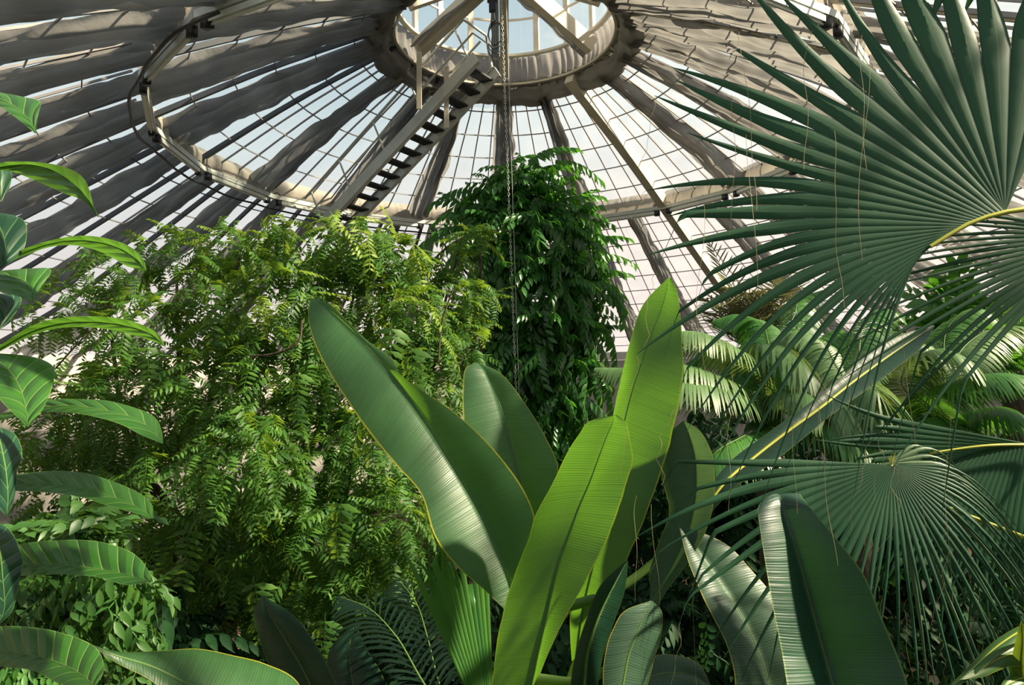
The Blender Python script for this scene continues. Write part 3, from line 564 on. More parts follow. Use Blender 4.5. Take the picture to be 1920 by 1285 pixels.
def spray_tam(r, npair=8):
    parts = []; t = np.linspace(0, 1, 5)[:, None]; ax = lambda u: np.array([u, .05*math.sin(u*3), -.28*u*u])
    parts.append(np.stack([np.array([ax(u[0])+[0, -.008, 0] for u in t]), np.array([ax(u[0])+[0, .008, 0] for u in t])], 1))
    for i in range(npair):
        u = .14+.84*i/(npair-1)
        for sg in (-1, 1):
            d = np.array([.35+r.uniform(-.12, .2), sg, -.12+r.uniform(-.25, .15)]); L = (.34-.10*u)*r.uniform(.8, 1.1)
            P = leaflet(ax(u), d, np.array([r.uniform(-.2, .2), sg*.15, 1]), L, L*.17, 6, .3, -.15, .8)
            z = np.array([1, .72, 1, .74, 1, .78, .7])[:, None]; P[:, 0] = P[:, 1]+(P[:, 0]-P[:, 1])*z; P[:, 2] = P[:, 1]+(P[:, 2]-P[:, 1])*z[::-1]
            parts.append(P)
    return strips(parts)
def spray_dark(r, npair=8, L0=.30, w=.2, hang=.9):
    parts = []; ax = lambda u: np.array([u, .04*math.sin(u*4), .10*math.sin(u*2.2)-.35*u*u])
    t = np.linspace(0, 1, 6); parts.append(np.stack([np.array([ax(u)+[0, -.009, 0] for u in t]), np.array([ax(u)+[0, .009, 0] for u in t])], 1))
    for i in range(npair):
        u = .10+.88*i/(npair-1)
        for sg in (-1, 1):
            d = np.array([.55+r.uniform(-.1, .2), sg*.6, -hang+r.uniform(-.2, .2)]); L = L0*r.uniform(.8, 1.1)*(1-.25*u)
            parts.append(leaflet(ax(u+.02*sg), d, np.array([.5, sg*.75, .45]), L, L*w, 4, .22, .25, .85))
    return strips(parts)
def crown(mb, blobs, base_fns, dens, size, seed, out=.6, down=.55, inner=.25, cut=-.35):
    rg = np.random.default_rng(seed); r = random.Random(seed); bases = [f(r) for f in base_fns]
    cen = []
    for (c, R, q) in blobs:
        c = np.asarray(c, float); R = np.asarray(R, float); n = int(dens*q*(R[0]*R[2]+R[0]*R[1]))
        D = unit(rg.normal(size=(n*2, 3))); tc_ = unit(-c); D = D[(D @ tc_) > cut+rg.uniform(-.2, .2, len(D))][:n]; n = len(D)
        rad = np.where(rg.random(n) < inner, rg.uniform(.35, .8, n), rg.uniform(.82, 1.06, n))
        rad = rad*(1+.10*np.sin(D[:, 0]*7+c[0]*3)*np.cos(D[:, 2]*6+c[2]*5))
        O = c+D*R*rad[:, None]; X0 = unit(D*R[::-1])*out+np.array([0, 0, -down])+rg.normal(size=(n, 3))*.38; X0[:, 2] = np.clip(X0[:, 2], -1.5, .35)
        U0 = np.array([0, 0, 1.0])+D*.7+rg.normal(size=(n, 3))*.25
        X, Y, Zv = frames(X0, U0); S = size*rg.uniform(.65, 1.2, n); pick = rg.integers(0, len(bases), n)
        for b in range(len(bases)):
            k = pick == b
            if k.any(): inst(mb, bases[b], O[k]-X[k]*S[k, None]*.4, X[k], Y[k], Zv[k], S[k])
def blob(x, y, r, d, ry=1.0, q=1.0, dy=.75): R = r*d/F_PX; return (at(x, y, d), (R, R*dy, R*ry), q)
def branches(root, base, tops, r0, seed, name='branch', mt='bark', r1=.012):
    r = random.Random(seed)
    for k, p in enumerate(tops):
        j = base+(p-base)*.55+np.array([r.uniform(-.3, .3), r.uniform(-.2, .2), -.15]); m = MB(); P = spline([base, base+(j-base)*.5+[0, 0, .2], j, p], 16)
        m.tube(P, np.linspace(r0, r1, 16), 7); m.build(name, MT[mt], root)
# feathery tree on the left
tb = at(420, 1500, 6.9); troot = empty('feathery_leaved_tree', ground(tb), 'wide spreading tree with small feathery compound leaves filling the left half', 'tree')
tj = at(430, 1180, 6.8)
m = MB(); P = spline([ground(tb), tb+[0.1, 0, .3], tj], 14); m.tube(P, np.linspace(.16, .10, 14), 10); m.build('trunk', MT['bark'], troot)
BL = [(110, 580, 80, 7.8, .8, .5), (215, 520, 85, 7.4, .8, .6), (320, 480, 80, 7.2, .7, .7), (430, 470, 85, 7.0, .7), (540, 455, 80, 6.8, .7), (650, 462, 85, 6.9, .7), (745, 480, 75, 7.2, .8),
      (150, 660, 100, 7.4, .8, .5), (270, 640, 100, 7.0, .9, .6), (400, 590, 110, 6.6), (530, 580, 110, 6.3), (650, 580, 105, 6.4), (750, 600, 90, 6.7),
      (120, 790, 120, 7.2, 1, .8), (250, 790, 120, 6.6), (390, 730, 125, 6.2), (520, 720, 125, 5.9), (640, 710, 110, 6.0), (740, 720, 90, 6.3), (815, 660, 75, 6.8), (830, 760, 60, 6.6),
      (150, 930, 120, 6.9, 1, .8), (300, 920, 125, 6.2), (440, 880, 130, 5.8), (570, 870, 125, 5.6), (690, 860, 110, 5.8), (790, 880, 80, 6.2),
      (330, 1050, 110, 6.3, .9, .8), (470, 1020, 120, 5.8), (600, 1010, 120, 5.6), (720, 1000, 105, 5.9), (810, 1010, 70, 6.2), (560, 1110, 90, 5.9, .8), (690, 1090, 90, 6.0, .8), (430, 1110, 80, 6.2, .8, .8), (790, 1110, 60, 6.3, .8)]
jr = random.Random(12); BL = [(b[0]+jr.uniform(-14, 14), b[1]+jr.uniform(-14, 14), b[2]*jr.uniform(.78, 1.02), b[3]+jr.uniform(-.45, .45))+tuple(b[4:]) for b in BL]
m = MB(); crown(m, [blob(b[0], b[1], b[2], b[3], b[4] if len(b) > 4 else 1, b[5] if len(b) > 5 else 1) for b in BL], [spray_tam]*5, 300, .30, 3)
# drooping tips seen clearly against the shade
rg = np.random.default_rng(8); r_ = random.Random(8); dbase = spray_tam(r_, 9)
for (x, y, d, s) in ((395, 520, 6.0, .55), (275, 640, 6.0, .45), (735, 600, 5.9, .6), (770, 640, 5.9, .55), (475, 1080, 5.3, .5), (610, 1150, 5.2, .45), (560, 690, 5.6, .4), (380, 820, 5.7, .5), (690, 760, 5.5, .45), (640, 930, 5.2, .45), (355, 980, 5.6, .5), (620, 1200, 5.3, .35)):
    O = at(x, y, d)[None]; X, Y, Zv = frames(np.array([[r_.uniform(-.2, .2), -.25, -1.0]]), np.array([[r_.uniform(-.3, .3), -1, .35]])); inst(m, dbase, O, X, Y, Zv, np.array([s]))
f = m.build('foliage', LM['tam'], troot); f['kind'] = 'stuff'
m = MB(); crown(m, [blob(b[0], b[1]-12, b[2]*.9, b[3]-.1, .8, .32) for b in BL[3:7]+BL[10:13]+BL[19:20]], [spray_tam]*3, 200, .30, 5, inner=.02)  # paler sprays over the upper clumps, painted as if sunlit
f = m.build('sunlit_foliage', LM['tam_y'], troot); f['kind'] = 'stuff'; f['label'] = 'lighter yellow green leaves with sunlight put into their colour'
branches(troot, tj, [at(*q) for q in ((200, 560, 7.4), (330, 500, 7.1), (450, 480, 7.0), (560, 470, 6.9), (680, 480, 6.9), (240, 780, 6.7), (400, 740, 6.3), (560, 720, 6.1), (700, 740, 6.2), (820, 650, 6.8), (300, 930, 6.3), (600, 900, 5.9))], .055, 4)
for pts in (((566, 600, 5.5), (560, 640, 5.5), (520, 662, 5.5), (470, 668, 5.6)), ((105, 690, 6.6), (150, 640, 6.6), (190, 600, 6.8)), ((850, 540, 6.4), (830, 600, 6.4), (822, 680, 6.3))):
    m = MB(); m.tube(spline([at(*q) for q in pts], 12), .009, 6); m.build('twig', MT['bark'], troot)
# lighter spreading top on the right of the same thicket: a second tree
sb = at(850, 1450, 8.2); s2 = empty('feathery_leaved_tree', ground(sb), 'thin yellow green feathery tree between the wide tree and the tall dark tree', 'tree')
m = MB(); st = at(850, 640, 8.0); m.tube(spline([ground(sb), at(835, 900, 8.1), st], 18), np.linspace(.09, .03, 18), 8); m.build('trunk', MT['bark'], s2)
m = MB(); crown(m, [blob(840, 490, 50, 8.0, .8, .8), (at(890, 450, 8.0), (.26, .25, .16), .9), blob(850, 570, 65, 7.8), blob(800, 520, 50, 8.0, .8), blob(905, 560, 35, 7.9, 1.3, .8), blob(870, 650, 55, 7.7), blob(800, 620, 55, 7.8)], [spray_tam]*4, 260, .30, 15, down=.3)
f = m.build('foliage', LM['tam'], s2); f['kind'] = 'stuff'
branches(s2, st-[0, 0, .5], [at(*q) for q in ((800, 480, 8.0), (900, 440, 8.0), (860, 470, 8.0), (900, 560, 7.9))], .025, 14)
m = MB(); m.tube(spline([at(800, 500, 7.9), at(850, 455, 7.9), at(910, 432, 7.9), at(975, 438, 7.8)], 12), np.linspace(.012, .004, 12), 6); m.build('branch', MT['bark'], s2)
# tall dark tree in the middle
db = at(985, 1350, 13.2); droot = empty('tall_dark_tree', ground(db), 'tall cone shaped dark green tree with drooping glossy leaves behind the chain', 'tree')
m = MB(); m.tube(spline([ground(db), at(985, 900, 13.2), at(985, 500, 13.2), at(1000, 290, 13.2)], 26), np.linspace(.18, .02, 26), 9); m.build('trunk', MT['bark'], droot)
DB = [(1003, 300, 30, 13.2, 1.2, .35), (990, 345, 55, 13.2, .7, .8), (1040, 350, 45, 13.0, .7, .7), (945, 350, 50, 13.0, .7, .7), (900, 400, 55, 13.0, .6, .8), (975, 400, 75, 12.9, .8), (1050, 410, 60, 12.9, .8), (935, 450, 80, 12.8, .8), (1010, 470, 90, 12.7), (1080, 470, 55, 12.9, 1.1),
      (960, 540, 80, 12.7), (1050, 550, 80, 12.6, 1.1), (1100, 540, 40, 12.8, 1.3), (940, 630, 70, 12.8), (1020, 640, 90, 12.6), (1085, 630, 45, 12.7, 1.2), (960, 720, 80, 12.8), (1040, 730, 70, 12.6), (990, 800, 75, 12.7), (1050, 800, 45, 12.6), (1030, 860, 50, 12.7), (940, 800, 60, 12.9)]
m = MB(); crown(m, [blob(b[0], b[1], b[2], b[3], b[4] if len(b) > 4 else 1, b[5] if len(b) > 5 else 1) for b in DB], [spray_dark]*5, 64, .86, 23, out=.9, down=.35, inner=.2)
f = m.build('foliage', LM['dark'], droot); f['kind'] = 'stuff'
branches(droot, at(985, 640, 13.2), [at(*q) for q in ((810, 430, 13.0), (900, 380, 13.0), (1060, 330, 13.0), (1110, 460, 12.8), (1120, 600, 12.7), (900, 560, 12.9))], .05, 24)
m = MB(); O = np.array([at(850, 430, 12.8), at(905, 352, 12.8), at(985, 305, 13.1), at(1035, 300, 13.0), at(1040, 370, 12.8), at(830, 480, 12.8), at(1125, 520, 12.6), at(1120, 600, 12.6), at(1110, 680, 12.5), at(1075, 760, 12.4), at(1060, 430, 12.7), at(1000, 330, 12.8)])
DD = np.array([[-1, -.2, -.35], [-1, -.3, -.1], [.5, -.3, .22], [1, -.2, -.2], [1, -.4, -.5], [-1, -.3, -.4], [.7, -.4, -.9], [.6, -.3, -1], [.6, -.4, -1], [.4, -.5, -1], [.8, -.5, -.8], [-.6, -.6, -.1]], float)
X, Y, Zv = frames(DD, np.tile([0, -.3, 1.0], (len(O), 1))); inst(m, spray_dark(random.Random(3), 9), O, X, Y, Zv, np.full(len(O), .95)); f = m.build('branch_tip', LM['dark'], droot)

# ------------------------------------------------------------------ low bushes, lower left
def bush(name, x, y, d, blobs, base, dens, size, seed, mt, label, **k):
    b = at(x, y, d); rt_ = empty(name, ground(b), label, 'shrub'); top = at(blobs[0][0], blobs[0][1], blobs[0][3])
    m = MB(); m.tube(spline([ground(b), (ground(b)+top)/2+[.1, 0, 0], top], 12), np.linspace(.035, .012, 12), 7); m.build('stem', MT['bark'], rt_)
    m = MB(); crown(m, [blob(*q) for q in blobs], base, dens, size, seed, **k); f = m.build('foliage', LM[mt], rt_); f['kind'] = 'stuff'
    branches(rt_, (ground(b)+top)/2+[.1, 0, 0], [at(q[0], q[1], q[3]) for q in blobs[1:]], .015, seed, r1=.005)
    return rt_
rl = lambda r: spray_dark(r, 5, .42, .28, .25)
bush('round_leaved_bush', 120, 1400, 3.6, [(60, 1000, 70, 3.7, .5), (150, 985, 70, 3.6, .4), (110, 1020, 80, 3.5, .5), (210, 1000, 40, 3.7, .6, .6)], [rl]*3, 330, .26, 31, 'small', 'pale green bush with rounded leaves seen between the two lowest drooping leaves', down=.2)
rl2 = lambda r: spray_dark(r, 6, .36, .2, .5)
bush('lance_leaved_bush', 160, 1500, 3.3, [(120, 1120, 90, 3.3, .6), (200, 1130, 90, 3.2, .8), (260, 1190, 60, 3.2, .7), (60, 1130, 60, 3.3, .6), (230, 1100, 60, 3.4, .6), (170, 1200, 70, 3.4, .6)], [rl2]*3, 330, .27, 32, 'small', 'green bush with pointed leaves below the lowest drooping leaf', down=.5)
bush('low_dark_shrub', 60, 1600, 3.0, [(20, 1265, 60, 3.0, .6), (80, 1270, 50, 3.0, .6)], [rl2]*2, 330, .2, 33, 'cyc_g', 'small bright shrub at the bottom left corner')
bush('broad_leaved_shrub', 1790, 900, 9.5, [(1790, 590, 60, 9.5, .8), (1745, 540, 38, 9.4, 1.4, .6), (1840, 610, 50, 9.4, .7), (1740, 620, 45, 9.6, .8), (1890, 620, 40, 9.4, .7)], [lambda r: spray_dark(r, 5, .42, .27, .0)]*3, 60, .62, 34, 'dark', 'green shrub with upright oval leaves behind the upper fan palm leaf', down=-.6)
# undergrowth filling the beds, shade put into its colour; some added to darken gaps
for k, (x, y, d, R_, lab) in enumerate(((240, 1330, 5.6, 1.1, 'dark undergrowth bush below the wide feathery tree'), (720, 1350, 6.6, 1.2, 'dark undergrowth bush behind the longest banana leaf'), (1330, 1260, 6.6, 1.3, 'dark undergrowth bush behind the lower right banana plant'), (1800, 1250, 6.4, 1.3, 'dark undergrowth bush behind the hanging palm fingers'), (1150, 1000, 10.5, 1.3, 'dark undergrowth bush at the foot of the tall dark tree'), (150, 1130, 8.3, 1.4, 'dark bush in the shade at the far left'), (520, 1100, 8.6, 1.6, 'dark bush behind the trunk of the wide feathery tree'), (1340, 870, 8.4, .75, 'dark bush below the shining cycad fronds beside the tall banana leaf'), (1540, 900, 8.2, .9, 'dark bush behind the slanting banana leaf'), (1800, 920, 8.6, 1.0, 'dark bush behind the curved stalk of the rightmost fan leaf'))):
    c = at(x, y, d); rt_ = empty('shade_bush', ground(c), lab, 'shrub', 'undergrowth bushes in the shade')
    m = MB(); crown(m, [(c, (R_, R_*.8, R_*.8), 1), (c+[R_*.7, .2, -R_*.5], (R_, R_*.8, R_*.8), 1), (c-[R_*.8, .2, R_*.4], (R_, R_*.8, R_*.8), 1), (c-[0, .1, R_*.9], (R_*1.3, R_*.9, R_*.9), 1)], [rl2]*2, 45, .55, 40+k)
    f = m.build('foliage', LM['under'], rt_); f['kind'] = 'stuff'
    m = MB(); m.tube([ground(c), c], .03, 6); m.build('stem', MT['bark'], rt_)
# ------------------------------------------------------------------ fan palm
def fan_leaf(root, hub, e1, e2, nn, rays, seed, mt='fan', split=.42, pleat=.10, droop=.12, costa=None, label=None, curl=.0, step=None):
    """rays: (angle deg, length m, -, droop) control list; segments step degrees wide, joined edge to edge up to split, then free"""
    r = random.Random(seed); ra = [q[0] for q in rays]; a0, a1 = ra[0], ra[-1]; E_ = [a0]
    while E_[-1] < a1: E_.append(E_[-1]+(np.interp(E_[-1], *step) if step else (a1-a0)/rays[0][2]))
    LLf = lambda x: float(np.interp(x, ra, [q[1] for q in rays])); DRf = lambda x: float(np.interp(x, ra, [q[3] for q in rays])); m = MB(); fib = []
    def F(A, t, L, dz):
        a = math.radians(A); q = (A-a0)/(a1-a0); u = t/L; d = e1*math.cos(a)+e2*math.sin(a)
        return hub+(costa(q) if costa else 0)+d*t+np.array([0, 0, -1.0])*dz*L*max(0, u-.25)**2*1.8, d, -e1*math.sin(a)+e2*math.cos(a)
    for A0, A1 in zip(E_[:-1], E_[1:]):
        Am = (A0+A1)/2; L = LLf(Am)*r.uniform(.90, 1.07); rs = L*(float(np.interp(Am, *split)) if isinstance(split, tuple) else split)*r.uniform(.9, 1.1); T = np.concatenate([np.linspace(.004, 1, 8)*rs, rs+np.linspace(0, 1, 16)[1:]*(L-rs)]); V = []
        sgn = r.uniform(-1, 1); dz = DRf(Am); kink = r.uniform(.72, .95) if r.random() < .3 else 9; sc = r.uniform(-.12, .12); k2 = r.uniform(.8, 1.5)
        for t in T:
            c, d, pr = F(Am, t, L, dz); l, rr2 = F(A0, t, LLf(A0), DRf(A0))[0], F(A1, t, LLf(A1), DRf(A1))[0]
            if t <= rs: hw0 = np.linalg.norm(rr2-l)/2; c = (l+rr2)/2+nn*hw0*pleat*2; V.append([l, c, rr2]); Lc = c; hv = (rr2-l)/2; off0 = c-F(Am, t, L, dz)[0]
            else:
                q = (t-rs)/(L-rs); c = c+off0+pr*(sc*L*q*q*.6)+nn*(.06*sgn*L*q**1.5)+np.array([0, 0, -1.0])*dz*L*(k2-1)*q*q*.5
                u = t/L
                if u > kink: c = c+np.array([0, 0, -1.0])*(u-kink)*L*.9-d*(u-kink)*L*.5
                h = hv*((1-q)**.8*(1+.25*math.sin(min(1, q*3)*3.14)*.3))+unit(hv)*.0008; pl = np.linalg.norm(h)*(pleat*2+.3*min(1, q*3))
                V.append([c-h-nn*pl, c, c+h-nn*pl])
        V = np.array(V); m.grid(V, np.stack(np.broadcast_arrays(T[:, None], np.array([0, .5, 1])[None]), -1))
        if r.random() < .5: fib.append((V[-1, 1], d, L))
    o = m.build('leaf', LM[mt], root)
    if label: o['label'] = label
    for k, (p, d, L) in enumerate(fib[:14]):
        w1 = wob(seed*31+k); l = r.uniform(.12, .38); s = np.linspace(0, 1, 12); g = MB()
        P = p+d*(s[:, None]*.06)+np.array([0, 0, -1.0])*(l*s**1.2)[:, None]+e1*(.03*w1(s*5)-.03*w1(0*s))[:, None]+nn*(.02*w1(s*4+2))[:, None]
        g.tube(P, np.linspace(.0007, .0003, 12), 4, False); g.build('fibre', LM['fibre'], o)
    return o
tp = np.array([2.55, 1.75, 0]); fr = empty('fan_palm', np.array([2.55, 1.75, GZ]), 'fan palm reaching in from the right edge with huge pleated fan leaves', 'palm')
m = MB(); m.tube(spline([(2.55, 1.75, GZ), (2.6, 1.8, -1.5), (2.5, 1.8, -.35)], 20), np.linspace(.16, .11, 20), 12); m.build('trunk', MT['bark'], fr)
hub1 = at(1885, 398, 2.0); e1, e2 = CR, CU
pl1 = lambda fwd_r, fwd_u: (unit(CR+FWD*fwd_r), unit(CU+FWD*fwd_u))
a, b = pl1(-.12, .18); nn = -unit(np.cross(a, b)) if (np.cross(a, b) @ FWD) > 0 else unit(np.cross(a, b))
cs = lambda q: (-CR*.26*np.clip((q-.35)/.65, 0, 1)-CU*.13*np.clip((q-.35)/.65, 0, 1)**1.5+FWD*.0)
fan_leaf(fr, hub1, a, b, nn, [(62, 1.05, 44, .02), (100, 1.05, 0, .02), (128, 1.03, 0, .03), (150, 1.0, 0, .05), (170, .97, 0, .10), (190, .92, 0, .22), (207, .76, 0, .45), (226, .62, 0, .55), (244, .5, 0, .5)], 5, costa=cs, split=([60, 150, 185, 215, 240], [.5, .5, .48, .34, .28]), pleat=.12, step=([60, 100, 150, 180, 240], [10, 8.5, 4.8, 4.0, 5]), label='highest and largest fan leaf, dark green, spread across the upper right')
stalk(fr, [hub1+cs(.9), hub1+cs(.6), hub1, hub1+CR*.25+CU*.01, np.array([2.5, 1.85, .1]), np.array([2.5, 1.8, -.4])], (.006, .014), 'rib_y', 'petiole', 24)
# folded half behind it
hub1b = at(2080, 440, 2.25); fan_leaf(fr, hub1b, a, b, nn, [(166, .62, 18, .02), (180, .74, 0, .04), (192, .86, 0, .08), (203, .95, 0, .12), (222, .95, 0, .2)], 6, split=.34, pleat=.12, mt='fan', label='fan leaf half hidden behind the largest one, long fingers pointing down left')
stalk(fr, [hub1b, hub1b+CR*.1, np.array([2.6, 1.9, -.2])], (.01, .014), 'rib_y', 'petiole')
# leaf with its centre at lower right
hub2 = at(1672, 872, 2.95); a, b = pl1(-.05, .38); nn = -unit(np.cross(a, b)) if (np.cross(a, b) @ FWD) > 0 else unit(np.cross(a, b))
fan_leaf(fr, hub2, a, b, nn, [(177, 1.15, 40, .02), (190, 1.15, 0, .08), (205, 1.09, 0, .14), (220, 1.0, 0, .2), (240, 0.9, 0, .15), (262, 0.88, 0, .08), (285, .98, 0, .12), (305, 1.02, 0, .4), (325, .95, 0, .75), (345, 0.85, 0, 1.0), (362, 0.7, 0, 1.1)], 7, split=([177, 215, 250, 300, 360], [.42, .40, .30, .22, .2]), pleat=.22, label='fan leaf with its centre at the lower right, fingers hanging like a skirt')
fan_leaf(fr, hub2+FWD*.03, a, b, nn, [(268, 0.94, 12, .02), (290, 0.99, 0, .1), (330, 0.82, 0, .7), (380, 0.58, 0, 1.2), (400, 0.49, 0, 1.6)], 8, split=.15, pleat=.3, mt='fan_pale')
m = MB()
for k in range(7): m.tube([hub2, hub2+CU*.035*(1+k*.1)+CR*(k-3)*.006], (.0018, .0005), 5)
m.build('hastula', LM['rib_y'], fr)
stalk(fr, [hub2, hub2+FWD*.06-CU*.04, at(1900, 1000, 2.95), np.array([2.5, 1.9, -.8])], (.006, .014), 'rib_y', 'petiole', 20)
# third leaf, further back at the right edge
hub3 = at(2010, 830, 3.25); a, b = pl1(.1, .1); nn = -unit(np.cross(a, b)) if (np.cross(a, b) @ FWD) > 0 else unit(np.cross(a, b))
cs3 = lambda q: (-CR*.62*np.clip((.9-abs(q-.45)*1.4), 0, 1)-CU*.05*np.clip((.9-abs(q-.45)*1.4), 0, 1))
fan_leaf(fr, hub3, a, b, nn, [(169, 1.06, 44, .0), (176, 1.10, 0, .0), (184, 1.06, 0, .02), (192, 0.67, 0, .1), (215, 0.56, 0, .35), (240, 0.62, 0, .3), (268, 0.67, 0, .1)], 9, costa=cs3, split=.62, pleat=.14, label='fan leaf entering from the right edge on a curved yellow green stalk')
stalk(fr, [hub3+cs3(.45)+CR*.02, at(1740, 852, 3.2), at(1850, 836, 3.2), at(1990, 838, 3.2), np.array([2.6, 2.0, -.5])], (.004, .013), 'rib_y', 'petiole', 30)
for k, (x, y, d, l) in enumerate(((1405, 60, 1.9, .5), (1515, 60, 1.9, .38), (1620, 60, 1.95, .4), (1310, 380, 2.0, .5), (1610, 120, 1.9, .55), (1370, 180, 1.95, .4), (1560, 250, 1.95, .5), (1395, 250, 2.0, .45), (1480, 640, 2.2, .55), (1540, 700, 2.2, .6), (1370, 700, 2.2, .45), (1700, 560, 2.1, .7), (1190, 930, 2.7, .4), (1230, 950, 2.7, .5), (1300, 1090, 2.7, .5), (1770, 760, 2.1, .6))):
    w1, w2 = wob(900+k), wob(950+k); s = np.linspace(0, 1, 18); g = MB(); p = at(x, y, d)
    g.tube(p+np.array([0, 0, -1.0])*(l*s)[:, None]+CR*(.03*w1(s*2))[:, None]+FWD*(.04*w2(s*3))[:, None], .0006, 4, False); g.build('fibre', LM['fibre'], fr)

# ------------------------------------------------------------------ feather fronds (cycads, palms)
def frond(root, pts, L, n=44, mt='cyc', hang=.55, w=.07, seed=0, name='frond', tipk=.35, up0=.3, rr=.008, spread=.9, prof=None, label=None):
    r = random.Random(seed); C_ = spline(pts, n); T = unit(np.gradient(C_, axis=0)); m = MB(); upv = np.array([0, 0, 1.0])
    S = unit(np.cross(T, upv)); Nn = np.cross(S, T); k = 6; u = np.linspace(0, 1, k)
    for i in range(2, n):
        f = i/(n-1); l = L*(math.sin(math.pi*min(1, f*.82+.16))**.6)*(1 if f < .9 else 1-(f-.9)*4)*r.uniform(.93, 1.05)
        for sg in (-1, 1):
            d = unit(T[i]*(tipk+.6*f)+S[i]*sg*spread+Nn[i]*up0+np.array([r.uniform(-.06, .06) for _ in range(3)])); c = C_[i]+d*(u*l)[:, None]-upv*(hang*l*u*u)[:, None]
            ww = w*L*.5*np.sin(math.pi*np.clip(u*.93+.06, 0, 1))**.6; q = unit(np.cross(np.gradient(c, axis=0), Nn[i]+S[i]*sg*.4))
            m.grid(np.stack([c-q*ww[:, None], c+q*ww[:, None]], 1))
    o = m.build(name, LM[mt], root); g = MB(); g.tube(C_, np.linspace(rr, rr*.25, n), 6); g.build('rachis', LM['rib'], o)
    if label: o['label'] = label
    return o
def P3(*q): return [at(*v) for v in q]
def palm(name, x, y, d, label, cat, fr_, r0=.12, **k):
    c = at(x, y, d); t = empty(name, ground(c), label, cat)
    m = MB(); nst = 24; Pz = spline([ground(c), (ground(c)+c)/2, c], nst); m.tube(Pz, r0*(1+.12*np.array([i % 2 for i in range(nst)])), 12); m.build('trunk', MT['bark'], t)
    for j, q in enumerate(fr_):
        kw = dict(k); kw.update(q[1] if len(q) > 1 else {}); frond(t, [c]+P3(*q[0]) if kw.pop('fromc', True) else P3(*q[0]), seed=j*7+len(label), **kw)
    return t
palm('cycad', 1440, 770, 6.3, 'cycad with arching pale fronds shining just right of the tall banana leaf', 'cycad', [
    (((1420, 690, 6.3), (1380, 656, 6.2), (1330, 630, 6.1), (1279, 622, 6.0), (1240, 640, 5.95)),),
    (((1410, 742, 6.2), (1342, 705, 6.0), (1279, 684, 5.9), (1200, 690, 5.8), (1120, 690, 5.8)),),
    (((1402, 750, 6.1), (1350, 726, 5.9), (1275, 718, 5.7), (1200, 735, 5.6)),),
    (((1420, 650, 6.3), (1465, 650, 6.1), (1505, 680, 5.9), (1534, 715, 5.8)),),
    (((1450, 745, 6.1), (1481, 731, 5.9), (1520, 742, 5.7), (1545, 775, 5.6)),),
    (((1400, 680, 6.6), (1372, 652, 6.8), (1330, 655, 7.0), (1290, 680, 7.1)), dict(mt='cyc_g')),
    (((1455, 660, 6.6), (1490, 590, 6.9), (1500, 560, 7.1), (1540, 545, 7.2)), dict(mt='cyc_g')),
    (((1470, 700, 6.5), (1530, 640, 6.7), (1570, 620, 6.7), (1600, 650, 6.6)), dict(mt='cyc_g')),
    (((1440, 640, 6.6), (1420, 600, 6.9), (1380, 590, 7.0), (1340, 600, 7.0)), dict(mt='cyc_g')),
    (((1430, 800, 6.0), (1390, 820, 5.7), (1340, 850, 5.5), (1300, 900, 5.4)), dict(mt='cyc_g')),
    (((1480, 790, 6.0), (1560, 790, 5.7), (1620, 830, 5.5), (1660, 880, 5.5)), dict(mt='cyc_g')),
    ], L=.34, hang=.95, n=60, w=.085, up0=.15)
palm('cycad', 1600, 735, 6.0, 'small cycad with fronds drooping straight down beside the slanting banana leaf', 'cycad', [
    (((1590, 720, 5.9), (1578, 750, 5.7), (1560, 790, 5.6), (1552, 840, 5.6)),),
    (((1605, 725, 5.8), (1603, 760, 5.6), (1608, 800, 5.5), (1612, 850, 5.5)),),
    (((1620, 715, 5.8), (1645, 735, 5.6), (1668, 775, 5.6), (1675, 810, 5.6)),),
    (((1570, 690, 6.2), (1540, 640, 6.4), (1500, 620, 6.5), (1450, 640, 6.5)),),
    (((1610, 670, 6.2), (1620, 610, 6.4), (1650, 580, 6.5), (1690, 590, 6.5)), dict(mt='cyc_g')),
    ], L=.30, hang=.9, n=50, w=.09, up0=.1, r0=.09)
palm('cycad', 1780, 790, 6.6, 'wide cycad at the right under the fan palm with bright arching fronds', 'cycad', [
    (((1690, 715, 6.4), (1715, 672, 6.2), (1760, 655, 6.1), (1810, 672, 6.0), (1840, 705, 6.0)),),
    (((1750, 735, 6.4), (1800, 712, 6.1), (1870, 700, 5.9), (1960, 712, 5.8)), dict(mt='cyc_g')),
    (((1700, 775, 6.4), (1650, 760, 6.2), (1600, 790, 6.0), (1570, 830, 6.0)), dict(mt='cyc_g')),
    (((1790, 680, 6.8), (1830, 632, 7.0), (1890, 612, 7.1), (1960, 620, 7.1)),),
    (((1760, 680, 6.8), (1720, 640, 7.0), (1660, 620, 7.1), (1610, 640, 7.1)),),
    (((1830, 770, 6.4), (1880, 765, 6.2), (1940, 790, 6.1)), dict(mt='cyc_g')),
    (((1770, 690, 7.0), (1780, 610, 7.3), (1820, 580, 7.4), (1860, 585, 7.5)), dict(mt='cyc_g')),
    (((1740, 780, 6.3), (1700, 800, 6.0), (1660, 850, 5.9)), dict(mt='cyc_g')),
    (((1800, 800, 6.2), (1850, 840, 5.9), (1880, 900, 5.8)), dict(mt='cyc_g')),
    ], L=.38, hang=.9, n=60, w=.08, up0=.15)
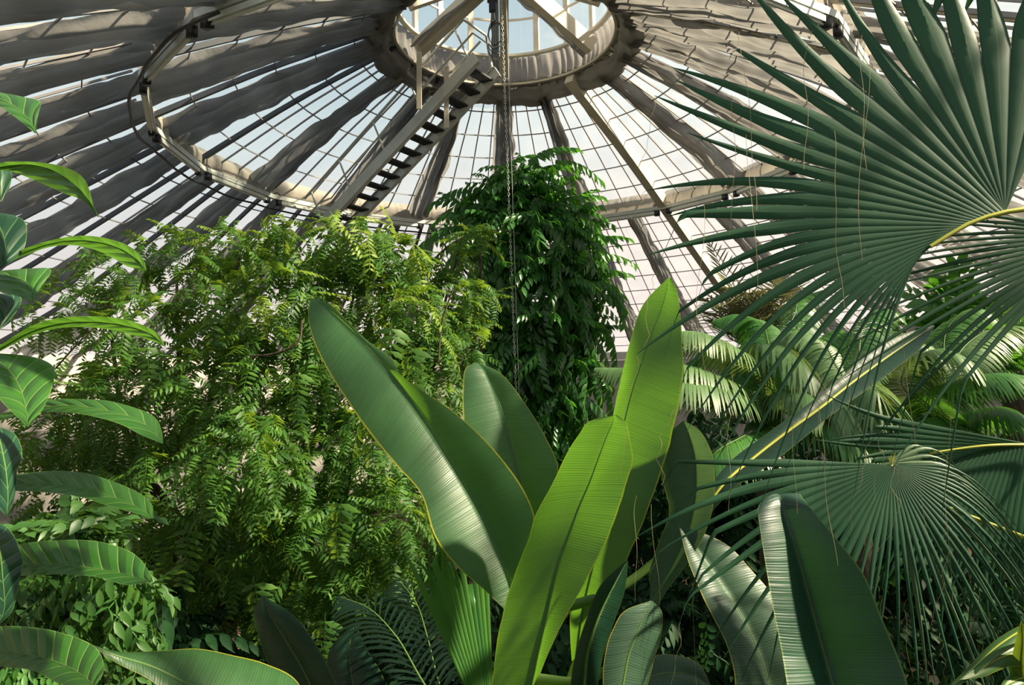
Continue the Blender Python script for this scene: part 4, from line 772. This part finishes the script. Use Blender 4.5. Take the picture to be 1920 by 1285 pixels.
palm('cycad', 1900, 700, 8.2, 'far green cycad close to the dome wall at the right edge', 'cycad', [
    (((1880, 640, 8.2), (1850, 600, 8.1), (1790, 590, 8.0)),), (((1900, 640, 8.2), (1920, 600, 8.1), (1980, 590, 8.0)),), (((1860, 670, 8.0), (1800, 650, 7.8), (1740, 670, 7.7)),), (((1890, 640, 8.3), (1880, 580, 8.4), (1900, 540, 8.5)),),
    (((1840, 690, 8.0), (1780, 700, 7.9), (1730, 740, 7.8)),), (((1930, 660, 8.1), (1990, 650, 8.0), (2040, 680, 7.9)),)], L=.4, hang=.8, n=44, w=.08, mt='cyc_g')
# stiff grey green palm behind the cycads
rr_ = random.Random(77); FRS = []
for k in range(30):
    a = rr_.uniform(-.3, math.pi+.3); L = rr_.uniform(80, 135); x0, y0 = 1420+rr_.uniform(-60, 80), 610+rr_.uniform(-25, 20); dd = 9.4+rr_.uniform(-.9, .9)
    FRS.append((((x0, y0, 9.5), (x0+math.cos(a)*L*.5, y0-math.sin(a)*L*.5-8, (9.5+dd)/2), (x0+math.cos(a)*L, y0-math.sin(a)*L*.75+8, dd)),))
FRS.append((((1400, 590, 9.4), (1365, 525, 9.3), (1328, 455, 9.2)), dict(L=.42, n=24, hang=.1)))
palm('stiff_leaved_palm', 1420, 660, 9.6, 'bushy grey green palm with stiff narrow leaflets standing against the bright glass', 'palm', FRS, L=.42, hang=.15, n=22, w=.055, mt='dry', up0=.35, r0=.1, rr=.01)
# small palm between banana leaves
c = at(905, 1420, 3.9); sp = empty('small_palm', ground(c), 'young palm with an upright pleated leaf left of the front banana leaf', 'palm')
m = MB(); m.tube([ground(c), c], (.06, .04), 9); m.build('stem', MT['bark'], sp)
q0 = at(930, 1420, 3.75); a, b = unit(CR+FWD*.2), unit(CU+FWD*.25); nn = -unit(np.cross(a, b)) if (np.cross(a, b) @ FWD) > 0 else unit(np.cross(a, b))
fan_leaf(sp, q0, a, b, nn, [(93, 1.05, 12, .0), (106, 1.25, 0, .0), (116, 1.2, 0, .02)], 15, split=.86, pleat=.25, mt='cyc_g')
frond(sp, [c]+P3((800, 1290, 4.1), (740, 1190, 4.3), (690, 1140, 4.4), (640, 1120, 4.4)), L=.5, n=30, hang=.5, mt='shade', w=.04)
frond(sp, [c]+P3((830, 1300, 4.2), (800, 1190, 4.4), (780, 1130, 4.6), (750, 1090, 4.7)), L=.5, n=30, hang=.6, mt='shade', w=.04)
# hanging strap leaves and yellow edged shrub at the lower right corner
cc = at(1960, 1420, 2.2); cro = empty('yellow_edged_shrub', ground(cc), 'shrub with narrow yellow edged leaves at the bottom right corner', 'shrub')
stalk(cro, [ground(cc), cc], (.02, .01), 'rib', 'stem')
for k, rows in enumerate(([(1765, 1302, 1764, 1302, 1766, 1302), (1810, 1266, 1806, 1260, 1815, 1276), (1870, 1212, 1864, 1203, 1876, 1226), (1920, 1180, 1916, 1172, 1925, 1196), (1970, 1160, 1968, 1156, 1973, 1166)],
                          [(1800, 1275, 1799, 1275, 1801, 1275), (1835, 1258, 1830, 1248, 1842, 1270), (1880, 1232, 1874, 1218, 1888, 1252), (1930, 1225, 1925, 1208, 1932, 1250), (1980, 1240, 1980, 1232, 1980, 1250)],
                          [(1915, 1165, 1914, 1165, 1916, 1165), (1918, 1200, 1904, 1200, 1932, 1200), (1916, 1250, 1896, 1250, 1938, 1250), (1925, 1310, 1905, 1310, 1945, 1310), (1950, 1400, 1945, 1400, 1955, 1400)],
                          [(1870, 1300, 1869, 1300, 1871, 1300), (1895, 1280, 1888, 1270, 1900, 1292), (1930, 1270, 1926, 1256, 1934, 1284), (1975, 1275, 1974, 1268, 1976, 1282)])):
    o, e = blade(cro, 'leaf', rows, (2.1, 2.2), 'croton', de=(.02, -.02), rib=.003, ribmt='rib_y', n=30, m=4, seed=130+k); stalk(cro, [e, cc], (.003, .006), 'rib', n=6)
